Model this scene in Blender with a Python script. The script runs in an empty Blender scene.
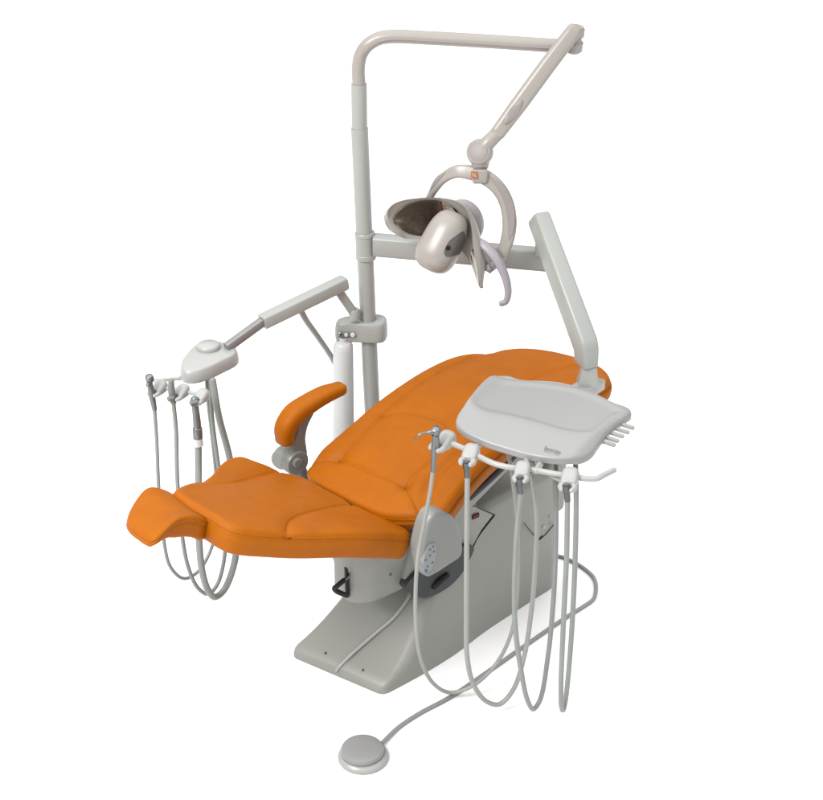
import bpy, bmesh, math, random
import numpy as np
from mathutils import Vector, Matrix
from mathutils.geometry import delaunay_2d_cdt

random.seed(4)
SC = bpy.context.scene
COL = SC.collection

# ------------------------------------------------------------------ camera model (metres; camera 2.92 m up, 28 degrees down)
FPX, CAMH, TH = 1500.0, 2.92, math.radians(28)
CX, CY = 411.5, 400.0
F_ = np.array([0, math.cos(TH), -math.sin(TH)])
U_ = np.array([0, math.sin(TH), math.cos(TH)])
R_ = np.array([1.0, 0, 0])
C_ = np.array([0, 0, CAMH])


def ray(x, y):
    return F_ + (x - CX) / FPX * R_ - (y - CY) / FPX * U_


def pz(x, y, z):
    d = ray(x, y)
    return C_ + d * ((z - CAMH) / d[2])


def py(x, y, Y):
    d = ray(x, y)
    return C_ + d * (Y / d[1])


def onp(x, y, p, n):
    d = ray(x, y)
    return C_ + d * (np.dot(p - C_, n) / np.dot(d, n))


def proj(P):
    v = np.asarray(P, float) - C_
    z = v @ F_
    return np.array([CX + FPX * (v @ R_) / z, CY - FPX * (v @ U_) / z])


EZ = np.array([0, 0, 1.0])
AZ = math.radians(39)
E1 = np.array([math.cos(AZ), math.sin(AZ), 0])
E2 = np.array([-math.sin(AZ), math.cos(AZ), 0])
O = pz(365, 512, 0.585)


def ch(a, b, z):
    """chair frame: a towards the head, b towards the far side, z up from the floor"""
    q = O + a * E1 + b * E2
    return np.array([q[0], q[1], z])


def pb(x, y, b):
    return onp(x, y, O + b * E2, E2)


# ------------------------------------------------------------------ materials
def mat(name, color, rough=0.4, metal=0.0, var=0.05, vscale=6.0, bump=0.0, bscale=300.0, coat=0.0,
        spec=0.5, rvar=0.06, trans=0.0, sss=0.0, wrinkle=0.0):
    m = bpy.data.materials.new(name)
    m.use_nodes = True
    nt = m.node_tree
    b = nt.nodes["Principled BSDF"]
    tc = nt.nodes.new("ShaderNodeTexCoord")
    n = nt.nodes.new("ShaderNodeTexNoise")
    n.inputs["Scale"].default_value = vscale
    n.inputs["Detail"].default_value = 5
    nt.links.new(tc.outputs["Object"], n.inputs["Vector"])
    r = nt.nodes.new("ShaderNodeValToRGB")
    r.color_ramp.elements[0].position = 0.3
    r.color_ramp.elements[1].position = 0.7
    if name != 'white_studio_floor':
        color = tuple(c * 0.76 for c in color)
    r.color_ramp.elements[0].color = tuple(c * (1 - var) for c in color) + (1,)
    r.color_ramp.elements[1].color = tuple(min(1, c * (1 + var)) for c in color) + (1,)
    nt.links.new(n.outputs["Fac"], r.inputs["Fac"])
    nt.links.new(r.outputs["Color"], b.inputs["Base Color"])
    mr = nt.nodes.new("ShaderNodeMapRange")
    mr.inputs["To Min"].default_value = max(0, rough - rvar)
    mr.inputs["To Max"].default_value = min(1, rough + rvar)
    n2 = nt.nodes.new("ShaderNodeTexNoise")
    n2.inputs["Scale"].default_value = vscale * 4
    n2.inputs["Detail"].default_value = 4
    nt.links.new(tc.outputs["Object"], n2.inputs["Vector"])
    nt.links.new(n2.outputs["Fac"], mr.inputs["Value"])
    nt.links.new(mr.outputs["Result"], b.inputs["Roughness"])
    b.inputs["Metallic"].default_value = metal
    b.inputs["Specular IOR Level"].default_value = spec
    if coat:
        b.inputs["Coat Weight"].default_value = coat
        b.inputs["Coat Roughness"].default_value = 0.15
    if trans:
        b.inputs["Transmission Weight"].default_value = trans
    if sss:
        b.inputs["Subsurface Weight"].default_value = sss
        b.inputs["Subsurface Radius"].default_value = (0.02, 0.02, 0.02)
        b.inputs["Subsurface Scale"].default_value = 0.5
    if bump:
        bn = nt.nodes.new("ShaderNodeTexNoise")
        bn.inputs["Scale"].default_value = bscale
        bn.inputs["Detail"].default_value = 3
        nt.links.new(tc.outputs["Object"], bn.inputs["Vector"])
        bp = nt.nodes.new("ShaderNodeBump")
        bp.inputs["Strength"].default_value = bump
        bp.inputs["Distance"].default_value = 0.002
        nt.links.new(bn.outputs["Fac"], bp.inputs["Height"])
        last = bp
        if wrinkle:
            mp = nt.nodes.new("ShaderNodeMapping")
            mp.inputs["Scale"].default_value = (1.0, 2.6, 1.0)
            mp.inputs["Rotation"].default_value = (0, 0, -AZ)
            nt.links.new(tc.outputs["Object"], mp.inputs["Vector"])
            wn = nt.nodes.new("ShaderNodeTexNoise")
            wn.inputs["Scale"].default_value = 11
            wn.inputs["Detail"].default_value = 3
            wn.inputs["Distortion"].default_value = 0.8
            nt.links.new(mp.outputs["Vector"], wn.inputs["Vector"])
            b2 = nt.nodes.new("ShaderNodeBump")
            b2.inputs["Strength"].default_value = wrinkle
            b2.inputs["Distance"].default_value = 0.006
            nt.links.new(wn.outputs["Fac"], b2.inputs["Height"])
            nt.links.new(bp.outputs["Normal"], b2.inputs["Normal"])
            last = b2
        nt.links.new(last.outputs["Normal"], b.inputs["Normal"])
    return m


M = {}
M['paint'] = mat('grey_white_paint', (0.335, 0.345, 0.326), 0.32, var=0.02, bump=0.03, bscale=500)
M['plastic'] = mat('white_plastic', (0.375, 0.375, 0.362), 0.32, var=0.015, bump=0.02, bscale=700)
M['tray'] = mat('tray_plastic', (0.285, 0.285, 0.281), 0.36, var=0.02, bump=0.05, bscale=700)
M['base'] = mat('base_plastic', (0.285, 0.287, 0.262), 0.42, var=0.03, vscale=3, bump=0.04, bscale=500)
M['pod'] = mat('pod_plastic', (0.235, 0.24, 0.225), 0.36, var=0.02, bump=0.03, bscale=600)
M['lamp'] = mat('lamp_plastic', (0.325, 0.298, 0.270), 0.3, var=0.02)
M['lamplilac'] = mat('lilac_plastic', (0.305, 0.28, 0.31), 0.34, var=0.04)
M['lamphousing'] = mat('pale_lilac_plastic', (0.325, 0.295, 0.305), 0.32, var=0.03)
M['lamppad'] = mat('taupe_rubber', (0.26, 0.232, 0.222), 0.5, var=0.03)
M['mirror'] = mat('smoked_mirror', (0.24, 0.20, 0.16), 0.045, metal=1.0, var=0.22, vscale=90, rvar=0.02)
M['recess'] = mat('recess_grey', (0.10, 0.095, 0.09), 0.4, var=0.06)
M['vinyl'] = mat('orange_vinyl', (0.370, 0.100, 0.001), 0.5, var=0.05, vscale=14, bump=0.12, bscale=420, spec=0.12, wrinkle=0.35)
M['hose'] = mat('grey_hose', (0.235, 0.25, 0.235), 0.38, var=0.05, vscale=12)
M['hose_pale'] = mat('pale_hose', (0.30, 0.305, 0.285), 0.4, var=0.04, vscale=12)
M['steel'] = mat('brushed_steel', (0.25, 0.255, 0.26), 0.28, metal=1.0, var=0.06, vscale=30)
M['darksteel'] = mat('dark_steel', (0.13, 0.135, 0.14), 0.3, metal=0.9, var=0.1, vscale=30)
M['greymetal'] = mat('grey_metal', (0.19, 0.20, 0.205), 0.35, metal=0.55, var=0.06, vscale=30)
M['barmetal'] = mat('bar_metal', (0.27, 0.27, 0.265), 0.38, metal=0.35, var=0.04, vscale=30)
M['armgrey'] = mat('grey_bracket', (0.175, 0.18, 0.168), 0.36, var=0.03)
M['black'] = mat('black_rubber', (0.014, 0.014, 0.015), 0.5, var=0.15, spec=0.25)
M['bottle'] = mat('bottle_plastic', (0.60, 0.61, 0.61), 0.3, var=0.01, sss=0.3)
M['red'] = mat('red_switch', (0.22, 0.004, 0.008), 0.5, var=0.1, spec=0.2)
M['blue'] = mat('blue_button', (0.03, 0.16, 0.34), 0.4, var=0.1)
M['buttongrey'] = mat('grey_button', (0.12, 0.13, 0.14), 0.4, var=0.1)
M['keypad'] = mat('keypad_film', (0.27, 0.285, 0.29), 0.3, var=0.04)
M['gap'] = mat('gap_shade_rail_grey', (0.050, 0.055, 0.055), 0.7, var=0.1)  # gap shade put into a dark colour; also on back rail and cap notches
M['ink'] = mat('grey_ink', (0.09, 0.09, 0.09), 0.5, var=0.05)
M['inkpale'] = mat('pale_ink', (0.22, 0.22, 0.22), 0.5, var=0.05)
M['sticker'] = mat('orange_sticker', (0.40, 0.13, 0.045), 0.4, var=0.08)
M['pedal'] = mat('pedal_top', (0.25, 0.252, 0.253), 0.42, var=0.02, bump=0.03, bscale=500)
M['floor'] = mat('white_studio_floor', (0.78, 0.78, 0.78), 0.6, var=0.004, vscale=0.6, spec=0.2)


# ------------------------------------------------------------------ object helpers
def link(name, me, m, parent=None, smooth=True):
    if smooth:
        for p in me.polygons:
            p.use_smooth = True
    if m is not None and not me.materials:
        me.materials.append(m)
    o = bpy.data.objects.new(name, me)
    COL.objects.link(o)
    if parent is not None:
        o.parent = parent
        bpy.context.view_layer.update()
        o.matrix_parent_inverse = parent.matrix_world.inverted()
    return o


def mesh(name, V, Fc, m, parent=None, smooth=True):
    me = bpy.data.meshes.new(name)
    me.from_pydata([tuple(map(float, v)) for v in V], [], [tuple(f) for f in Fc])
    bm = bmesh.new()
    bm.from_mesh(me)
    bmesh.ops.remove_doubles(bm, verts=bm.verts, dist=1e-6)
    bmesh.ops.recalc_face_normals(bm, faces=bm.faces)
    bm.to_mesh(me)
    bm.free()
    me.update()
    o = link(name, me, m, parent, smooth)
    return o


def sharp(o, deg=35):
    """keep hard edges where faces meet at a large angle"""
    me = o.data
    bm = bmesh.new()
    bm.from_mesh(me)
    for e in bm.edges:
        if len(e.link_faces) == 2 and e.calc_face_angle(0) > math.radians(deg):
            e.smooth = False
    bm.to_mesh(me)
    bm.free()
    return o


def thing(name, label, cat, loc, group=None):
    o = bpy.data.objects.new(name, None)
    o.empty_display_size = 0.05
    o.location = tuple(map(float, loc))
    COL.objects.link(o)
    o['label'] = label
    o['category'] = cat
    if group:
        o['group'] = group
    bpy.context.view_layer.update()
    return o


class MB:
    """collects shapes into one mesh"""

    def __init__(self):
        self.v, self.f = [], []

    def add(self, V, Fc):
        k = len(self.v)
        self.v += [np.asarray(p, float) for p in V]
        self.f += [tuple(i + k for i in f) for f in Fc]

    def build(self, name, m, parent=None, smooth=True, hard=35):
        o = mesh(name, self.v, self.f, m, parent, smooth)
        if hard:
            sharp(o, hard)
        return o

    # loft of rings with the same number of points
    def loft(self, rings, cap=True, closed=False):
        n = len(rings[0])
        V = [p for r in rings for p in r]
        Fc = []
        K = len(rings)
        for i in range(K if closed else K - 1):
            j = (i + 1) % K
            for k in range(n):
                l = (k + 1) % n
                Fc.append((i * n + k, i * n + l, j * n + l, j * n + k))
        if cap and not closed:
            Fc.append(tuple(range(n))[::-1])
            Fc.append(tuple((K - 1) * n + k for k in range(n)))
        self.add(V, Fc)
        return self

    def tube(self, pts, r, seg=12, samples=None, ends=True, flat=1.0, up=None, smooth_path=True):
        P = np.array(pts, float)
        rr = np.array(r if hasattr(r, '__len__') else [r] * len(P), float)
        if smooth_path and len(P) > 2:
            P, rr = spline(P, rr, samples or max(24, 10 * len(P)))
        T = np.gradient(P, axis=0)
        T /= np.linalg.norm(T, axis=1)[:, None]
        nrm = np.array(up, float) if up is not None else (EZ if abs(T[0][2]) < 0.9 else R_)
        rings = []
        for i in range(len(P)):
            nrm = (np.array(up, float) if up is not None else nrm)
            nrm = nrm - T[i] * np.dot(nrm, T[i])
            nrm = nrm / np.linalg.norm(nrm)
            bn = np.cross(T[i], nrm)
            rings.append((P[i], nrm, bn, rr[i], T[i]))
        out = []

        def ring(c, n_, b_, q):
            return [c + q * (math.cos(t) * n_ * flat + math.sin(t) * b_) for t in np.linspace(0, 2 * math.pi, seg, endpoint=False)]
        if ends:
            c, n_, b_, q, t_ = rings[0]
            for k in (0.25, 0.6, 0.85):
                ang = k * math.pi / 2
                out.append(ring(c - t_ * q * math.cos(ang) * 0.8, n_, b_, q * math.sin(ang)))
        for c, n_, b_, q, t_ in rings:
            out.append(ring(c, n_, b_, q))
        if ends:
            c, n_, b_, q, t_ = rings[-1]
            for k in (0.85, 0.6, 0.25):
                ang = k * math.pi / 2
                out.append(ring(c + t_ * q * math.cos(ang) * 0.8, n_, b_, q * math.sin(ang)))
        return self.loft(out)

    def lathe(self, prof, org, axis, seg=32):
        """prof: list of (radius, height along axis)"""
        axis = np.array(axis, float)
        axis /= np.linalg.norm(axis)
        x = np.cross(axis, R_ if abs(axis[0]) < 0.9 else EZ)
        x /= np.linalg.norm(x)
        y = np.cross(axis, x)
        org = np.array(org, float)
        rings = [[org + axis * h + max(q, 1e-5) * (math.cos(t) * x + math.sin(t) * y) for t in np.linspace(0, 2 * math.pi, seg, endpoint=False)] for q, h in prof]
        return self.loft(rings)

    def box(self, c, ax, ay, az, sx, sy, sz, r=0.004, n=3):
        """rounded box, half sizes sx sy sz along the unit axes"""
        ax, ay, az = [np.array(q, float) / np.linalg.norm(q) for q in (ax, ay, az)]
        r = min(r, sx * 0.99, sy * 0.99, sz * 0.99)
        rings = []
        angs = np.linspace(0, math.pi / 2, n + 1)
        levels = [(-sz + r - r * math.sin(t), -r + r * math.cos(t)) for t in angs[::-1]] + [(sz - r + r * math.sin(t), -r + r * math.cos(t)) for t in angs]
        for z, ins in levels:
            rings.append([c + ax * x + ay * y + az * z for x, y in rrect(sx + ins, sy + ins, max(r + ins, 1e-5) if r + ins > 0 else 1e-5, n)])
        return self.loft(rings)


def rrect(hx, hy, r, n=4):
    out = []
    for qx, qy, a0 in ((1, 1, 0), (-1, 1, 90), (-1, -1, 180), (1, -1, 270)):
        for k in range(n + 1):
            t = math.radians(a0 + 90 * k / n)
            out.append((qx * (hx - r) + r * math.cos(t), qy * (hy - r) + r * math.sin(t)))
    return out


def spline(P, rr, samples):
    P = np.array(P, float)
    rr = np.array(rr, float)
    d = np.r_[0, np.cumsum(np.sqrt(np.linalg.norm(np.diff(P, axis=0), axis=1)))]
    out, ro = [], []
    Q = np.vstack([2 * P[0] - P[1], P, 2 * P[-1] - P[-2]])
    D = np.r_[-(d[1] - d[0]), d, d[-1] + d[-1] - d[-2]]
    L = np.r_[0, np.cumsum(np.linalg.norm(np.diff(P, axis=0), axis=1))]
    for s in np.linspace(0, L[-1], samples):
        i = min(max(np.searchsorted(L, s) - 1, 0), len(P) - 2)
        u = (s - L[i]) / (L[i + 1] - L[i])
        t = D[i + 1] + u * (D[i + 2] - D[i + 1])
        p0, p1, p2, p3 = Q[i], Q[i + 1], Q[i + 2], Q[i + 3]
        t0, t1, t2, t3 = D[i], D[i + 1], D[i + 2], D[i + 3]
        A1 = (t1 - t) / (t1 - t0) * p0 + (t - t0) / (t1 - t0) * p1
        A2 = (t2 - t) / (t2 - t1) * p1 + (t - t1) / (t2 - t1) * p2
        A3 = (t3 - t) / (t3 - t2) * p2 + (t - t2) / (t3 - t2) * p3
        B1 = (t2 - t) / (t2 - t0) * A1 + (t - t0) / (t2 - t0) * A2
        B2 = (t3 - t) / (t3 - t1) * A2 + (t - t1) / (t3 - t1) * A3
        out.append((t2 - t) / (t2 - t1) * B1 + (t - t1) / (t2 - t1) * B2)
        ro.append(rr[i] + u * (rr[i + 1] - rr[i]))
    return np.array(out), np.array(ro)


def closed_spline(P, step):
    P = np.array(P, float)
    n = len(P)
    Q = np.vstack([P[-3:], P, P[:3]])
    L = np.linalg.norm(np.diff(np.vstack([P, P[:1]]), axis=0), axis=1).sum()
    pts, _ = spline(Q, np.zeros(len(Q)), int(len(Q) / n * L / step * 3))
    # cut to exactly one turn: from P[0] to P[0]
    i0 = np.argmin(np.linalg.norm(pts[:len(pts) // 2] - P[0], axis=1))
    i1 = len(pts) // 2 + np.argmin(np.linalg.norm(pts[len(pts) // 2:] - P[0], axis=1))
    seg = pts[i0:i1 + 1]
    d = np.r_[0, np.cumsum(np.linalg.norm(np.diff(seg, axis=0), axis=1))]
    m = int(d[-1] / step)
    s = np.linspace(0, d[-1], m, endpoint=False)
    return np.c_[np.interp(s, d, seg[:, 0]), np.interp(s, d, seg[:, 1])]


def area2(P):
    x, y = P[:, 0], P[:, 1]
    return 0.5 * np.sum(x * np.roll(y, -1) - y * np.roll(x, -1))


def dist_poly(X, L, closed=False):
    """distance of points X to the polyline L"""
    L = np.array(L, float)
    if closed:
        L = np.vstack([L, L[:1]])
    best = np.full(len(X), 1e9)
    for p, q in zip(L[:-1], L[1:]):
        d = q - p
        t = np.clip(((X - p) @ d) / max(d @ d, 1e-12), 0, 1)
        best = np.minimum(best, np.linalg.norm(X - p - t[:, None] * d, axis=1))
    return best


def inside(X, P):
    c = np.zeros(len(X), bool)
    n = len(P)
    j = n - 1
    for i in range(n):
        xi, yi = P[i]
        xj, yj = P[j]
        k = ((yi > X[:, 1]) != (yj > X[:, 1])) & (X[:, 0] < (xj - xi) * (X[:, 1] - yi) / (yj - yi + 1e-15) + xi)
        c ^= k
        j = i
    return c


def solve(px, q, Mf, hf, h=0.0, g=(0.2, 0.1)):
    """local (a, b) of the point of the surface Mf seen in direction (px, q)"""
    ab = np.array(g, float)

    def fn(ab):
        A = ab[None]
        return proj(Mf(A, hf(A) + h)[0]) - np.array([px, q])
    for _ in range(25):
        e = fn(ab)
        if np.abs(e).max() < 1e-3:
            break
        J = np.c_[fn(ab + [1e-4, 0]) - e, fn(ab + [0, 1e-4]) - e] / 1e-4
        ab = ab - np.clip(np.linalg.solve(J, e), -0.15, 0.15)
    return ab


def solid(name, outline, Mf, hf, thick, r, m, parent, seams=(), grid=0.008, rb=None, groove=0.0042, puff=0.0055,
          bulge=0.0, piping=None, step=0.007, raw=False, taper=0.0, thickf=None):
    """upholstered or moulded solid: smooth outline in (a, b), top height hf, rolled top edge, side wall, bottom"""
    P = closed_spline(outline, step) if not raw else np.array(outline)
    if area2(P) < 0:
        P = P[::-1]
    n = len(P)
    T = np.roll(P, -1, 0) - np.roll(P, 1, 0)
    T /= np.linalg.norm(T, axis=1)[:, None]
    N = np.c_[-T[:, 1], T[:, 0]]          # inward
    rb = rb if rb is not None else r
    seams = [np.array(s) for s in seams]

    def top(A):
        h = hf(A)
        for s in seams:
            d = dist_poly(A, s)
            h = h - groove * np.exp(-(d / 0.0045) ** 2) - puff * np.exp(-(d / 0.022) ** 2)
        return h
    K = 7
    lev = []
    for k in range(K):
        f = math.pi / 2 * k / (K - 1)
        lev.append((r * (1 - math.sin(f)), r * (1 - math.cos(f))))   # inward offset, drop (k=0 innermost)
    V = []
    rings = []
    # innermost ring .. edge
    for off, drop in lev:
        A = P + N * off
        rings.append(Mf(A, top(A) - drop))
    base_h = hf(P)
    tk = (thickf(P) - r) / (thick - r) if thickf else np.ones(n)
    nw = 6
    drops = []
    for k in range(1, nw):
        u = k / nw
        drops.append((r + (thick - r - rb) * u, -bulge * math.sin(math.pi * u) + taper * u))
    if piping:
        for dd, oo in ((piping - 0.005, -0.0004), (piping - 0.002, 0.0004), (piping, 0.0016), (piping + 0.002, 0.0004), (piping + 0.005, -0.0004)):
            drops.append((dd, oo - bulge * 0.2))
    drops.sort()
    for dd, oo in drops:
        A = P + N * oo
        rings.append(Mf(A, base_h - r - (dd - r) * tk))
    for k in range(6):
        f = math.pi / 2 * k / 5
        A = P + N * (rb * (1 - math.cos(f)) + taper)
        rings.append(Mf(A, base_h - r - (thick - rb + rb * math.sin(f) - r) * tk))
    V = list(np.vstack(rings))
    Fc = []
    for i in range(len(rings) - 1):
        for k in range(n):
            l = (k + 1) % n
            Fc.append((i * n + k, (i + 1) * n + k, (i + 1) * n + l, i * n + l))
    # top filling
    inner = P + N * lev[0][0]
    lo, hi = inner.min(0), inner.max(0)
    gx = np.arange(lo[0], hi[0], grid)
    gy = np.arange(lo[1], hi[1], grid * 0.866)
    G = np.array([(x + (0.5 * grid if j % 2 else 0), y) for j, y in enumerate(gy) for x in gx])
    G = G[inside(G, inner)]
    G = G[dist_poly(G, inner, True) > grid * 0.55]
    extra = []
    for s in seams:
        d = np.r_[0, np.cumsum(np.linalg.norm(np.diff(s, axis=0), axis=1))]
        q = np.arange(0, d[-1], 0.004)
        T2 = np.c_[np.interp(q, d, s[:, 0]), np.interp(q, d, s[:, 1])]
        D2 = np.gradient(T2, axis=0)
        D2 /= np.linalg.norm(D2, axis=1)[:, None] + 1e-12
        N2 = np.c_[-D2[:, 1], D2[:, 0]]
        for o_ in (-0.009, -0.0055, -0.003, 0, 0.003, 0.0055, 0.009):
            extra.append(T2 + N2 * o_)
    if extra:
        X = np.vstack(extra)
        X = X[inside(X, inner)]
        X = X[dist_poly(X, inner, True) > 0.004]
        keep = np.ones(len(G), bool)
        for s in seams:
            keep &= dist_poly(G, s) > 0.0125
        G = np.vstack([G[keep], X])
    pts = np.vstack([inner, G])
    res = delaunay_2d_cdt([Vector(p) for p in pts], [(i, (i + 1) % n) for i in range(n)], [], 1, 1e-7)
    vt = np.array([(v.x, v.y) for v in res[0]])
    W = Mf(vt, top(vt))
    k0 = len(V)
    V += list(W)
    Fc += [tuple(i + k0 for i in f) for f in res[2]]
    # bottom
    bot = [len(rings) * n - n + i for i in range(n)]
    Ab = P + N * (rb + taper)
    cc = Ab.mean(0)
    res = delaunay_2d_cdt([Vector(p) for p in Ab], [(i, (i + 1) % n) for i in range(n)], [], 1, 1e-7)
    vt = np.array([(v.x, v.y) for v in res[0]])
    k0 = len(V)
    near_i = [np.argmin(np.linalg.norm(Ab - q, axis=1)) for q in vt]
    V += list(Mf(vt, base_h[near_i] - r - (thick - r) * tk[near_i]))
    Fc += [tuple(i + k0 for i in f) for f in res[2]]
    me = bpy.data.meshes.new(name)
    me.from_pydata([tuple(map(float, v)) for v in V], [], Fc)
    bm = bmesh.new()
    bm.from_mesh(me)
    bmesh.ops.remove_doubles(bm, verts=bm.verts, dist=2e-5)
    bmesh.ops.recalc_face_normals(bm, faces=bm.faces)
    bm.to_mesh(me)
    bm.free()
    return link(name, me, m, parent)


def sm(x, a, b):
    t = np.clip((x - a) / (b - a), 0, 1)
    return t * t * (3 - 2 * t)


def text_mesh(s, size):
    cu = bpy.data.curves.new('lettering', 'FONT')
    cu.body = s
    cu.size = size
    cu.align_x = 'CENTER'
    cu.resolution_u = 3
    ob = bpy.data.objects.new('lettering', cu)
    COL.objects.link(ob)
    dg = bpy.context.evaluated_depsgraph_get()
    me = bpy.data.meshes.new_from_object(ob.evaluated_get(dg))
    V = [np.array(v.co) for v in me.vertices]
    Fc = [tuple(p.vertices) for p in me.polygons]
    bpy.data.objects.remove(ob)
    bpy.data.curves.remove(cu)
    bpy.data.meshes.remove(me)
    return V, Fc


# ================================================================== THE CHAIR
chair = thing('dental_chair', 'reclined orange vinyl dental chair on a pale grey moulded base', 'dental chair', (O[0], O[1], 0))

# ---- seat
SS = math.radians(20)
SA = E1 * math.cos(SS) - EZ * math.sin(SS)
SN = E1 * math.sin(SS) + EZ * math.cos(SS)


def seatM(A, h):
    return O + A[:, :1] * SA + A[:, 1:2] * E2 + np.asarray(h).reshape(-1, 1) * SN


def seat_h(A):
    a, b = A[:, 0], A[:, 1]
    far = 0.030 * np.exp(-((a + 0.17) / 0.13) ** 2) * sm(b, 0.22, 0.36)
    near = 0.016 * np.exp(-((a + 0.14) / 0.16) ** 2) * sm(-b, 0.02, 0.16)
    crown = 0.012 * (1 - ((b - 0.10) / 0.28) ** 2)
    return far + near + np.clip(crown, -0.02, 0.02)


def S(x, y, h=0.0):
    return solve(x, y, seatM, seat_h, h, (-0.2, 0.1))


seat_out = [S(*p) for p in ((398, 537, -.01), (375, 536.2, -.01), (351, 535.5, -.01), (305, 536, -.01), (275, 534.5, -.01), (250, 532.5, -.01), (234, 529.5, -.01), (222, 524, -.01), (211, 517, -.01),
                            (193, 503), (181, 495.5), (174.5, 490), (178, 486), (189, 481.5), (202, 478.5), (211, 473.5), (218, 465), (227, 458), (240, 455),
                            (256, 459.5), (283, 469), (303, 476), (330, 490), (358, 504), (380, 515, -.003), (396, 524, -.006), (406.5, 531, -.01), (410.8, 535.5, -.01), (408, 537.6, -.01))]
seat_seams = [[S(*p) for p in ((190, 478.5), (204, 479.2), (220, 480.7), (234, 480.3), (250, 476.5), (270, 471.2), (284, 469.4), (300, 471))],
              [S(*p) for p in ((288.3, 531.5), (287.5, 527), (289.5, 520), (296, 515), (308, 510.5), (332, 505), (350, 502.4), (360, 503), (372, 509))]]
seat_seams = [spline(np.c_[np.array(s), np.zeros(len(s))], np.zeros(len(s)), 60)[0][:, :2] for s in seat_seams]
solid('seat', seat_out, seatM, seat_h, 0.085, 0.016, M['vinyl'], chair, seat_seams, rb=0.02, bulge=0.004, piping=0.021)

# ---- toe rest
_ta = np.linspace(-0.80, -0.50, 121)
_th = np.interp(_ta, [-0.80, -0.742, -0.728, -0.700, -0.672, -0.64, -0.61, -0.58, -0.555, -0.50], [-0.085, -0.050, -0.041, -0.026, -0.012, 0.000, 0.006, 0.003, -0.008, -0.03])
_th = np.convolve(np.pad(_th, 6, 'edge'), np.ones(13) / 13, 'valid')


def toe_h(A):
    a, b = A[:, 0], A[:, 1]
    k = (b - 0.082) / 0.10
    return np.interp(a, _ta, _th) + 0.13 * (0.082 - b) * sm(-a, 0.62, 0.72) + 0.013 * np.clip(k * k, 0, 1.4) * np.exp(-((a + 0.655) / 0.05) ** 2)


toe_out = [np.array(p) for p in ((-0.556, 0.172), (-0.585, 0.182), (-0.612, 0.186), (-0.640, 0.184), (-0.672, 0.168), (-0.703, 0.143), (-0.726, 0.110), (-0.737, 0.070), (-0.741, 0.025), (-0.743, -0.012), (-0.740, -0.034),
                                 (-0.727, -0.042), (-0.700, -0.034), (-0.668, -0.020), (-0.634, -0.010), (-0.600, -0.006), (-0.565, -0.002), (-0.540, 0.014), (-0.530, 0.05), (-0.530, 0.10), (-0.536, 0.145))]
solid('toe_rest', toe_out, seatM, toe_h, 0.052, 0.012, M['vinyl'], chair, (), rb=0.010, piping=0.019, thickf=lambda P: 0.030 + 0.034 * sm(P[:, 0], -0.73, -0.64))
mb = MB()
mb.box(O + SA * -0.555 + E2 * 0.080 + SN * -0.040, SA, E2, SN, 0.055, 0.062, 0.026, 0.010)
mb.build('toe_bracket', M['vinyl'], chair)

# ---- backrest
B0, B1 = math.radians(21), math.radians(9)
NS = 200
_s = np.linspace(-0.3, 1.2, NS)
_ang = B0 + (B1 - B0) * np.clip(_s / 0.85, 0, 1.1)
_x = np.interp(_s, _s, np.r_[0, np.cumsum(np.cos(_ang[:-1]) * np.diff(_s))])
_zz = np.r_[0, np.cumsum(np.sin(_ang[:-1]) * np.diff(_s))]
_x -= np.interp(0, _s, _x)
_zz -= np.interp(0, _s, _zz)
BO = O + EZ * 0.025


def backM(A, h):
    a, b = A[:, 0], A[:, 1]
    h = np.asarray(h)
    an = np.interp(a, _s, _ang)
    x = np.interp(a, _s, _x) - np.sin(an) * h
    z = np.interp(a, _s, _zz) + np.cos(an) * h
    return BO + x[:, None] * E1 + b[:, None] * E2 + z[:, None] * EZ


def back_h0(A):
    a, b = A[:, 0], A[:, 1]
    k = (b - 0.12) / 0.28
    h = 0.006 * (1 - k * k)
    h = h - 0.010 * np.exp(-((a - 0.02) / 0.05) ** 2)
    return np.clip(h, -0.03, 0.03)


def Bq(x, y, h=0.0):
    return solve(x, y, backM, back_h0, h, (0.4, 0.12))


valley = spline(np.c_[np.array([Bq(*p) for p in ((425, 509), (423.5, 497), (429, 483), (438, 470), (451, 458.5), (466, 447.5), (490, 430), (520, 410), (548, 394))]), np.zeros(9)], np.zeros(9), 80)[0][:, :2]


def back_h(A):
    d = dist_poly(A, valley)
    return back_h0(A) - 0.013 * np.exp(-(d / 0.020) ** 2)


back_out = [Bq(*p) for p in ((305.5, 467), (318, 451), (333, 437), (350, 422.5), (374, 402), (400, 383), (425, 367.5), (450, 356), (470, 351), (490, 349.5), (508, 347),
                             (522, 346), (540, 347), (560, 350.5), (582, 356.5), (600, 364), (608, 371), (610, 378), (604, 385), (592, 391), (570, 400), (545, 415), (520, 433), (500, 447), (484, 461),
                             (465, 482, .0), (452, 499, .0), (447, 506), (440, 509.5), (431, 509.5), (417, 513.5), (398, 515), (378, 512), (352, 501), (328, 489), (312, 480), (306, 473))]


def line(pts, n=60):
    q = np.array([Bq(*p) for p in pts])
    return spline(np.c_[q, np.zeros(len(q))], np.zeros(len(q)), n)[0][:, :2]


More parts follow.
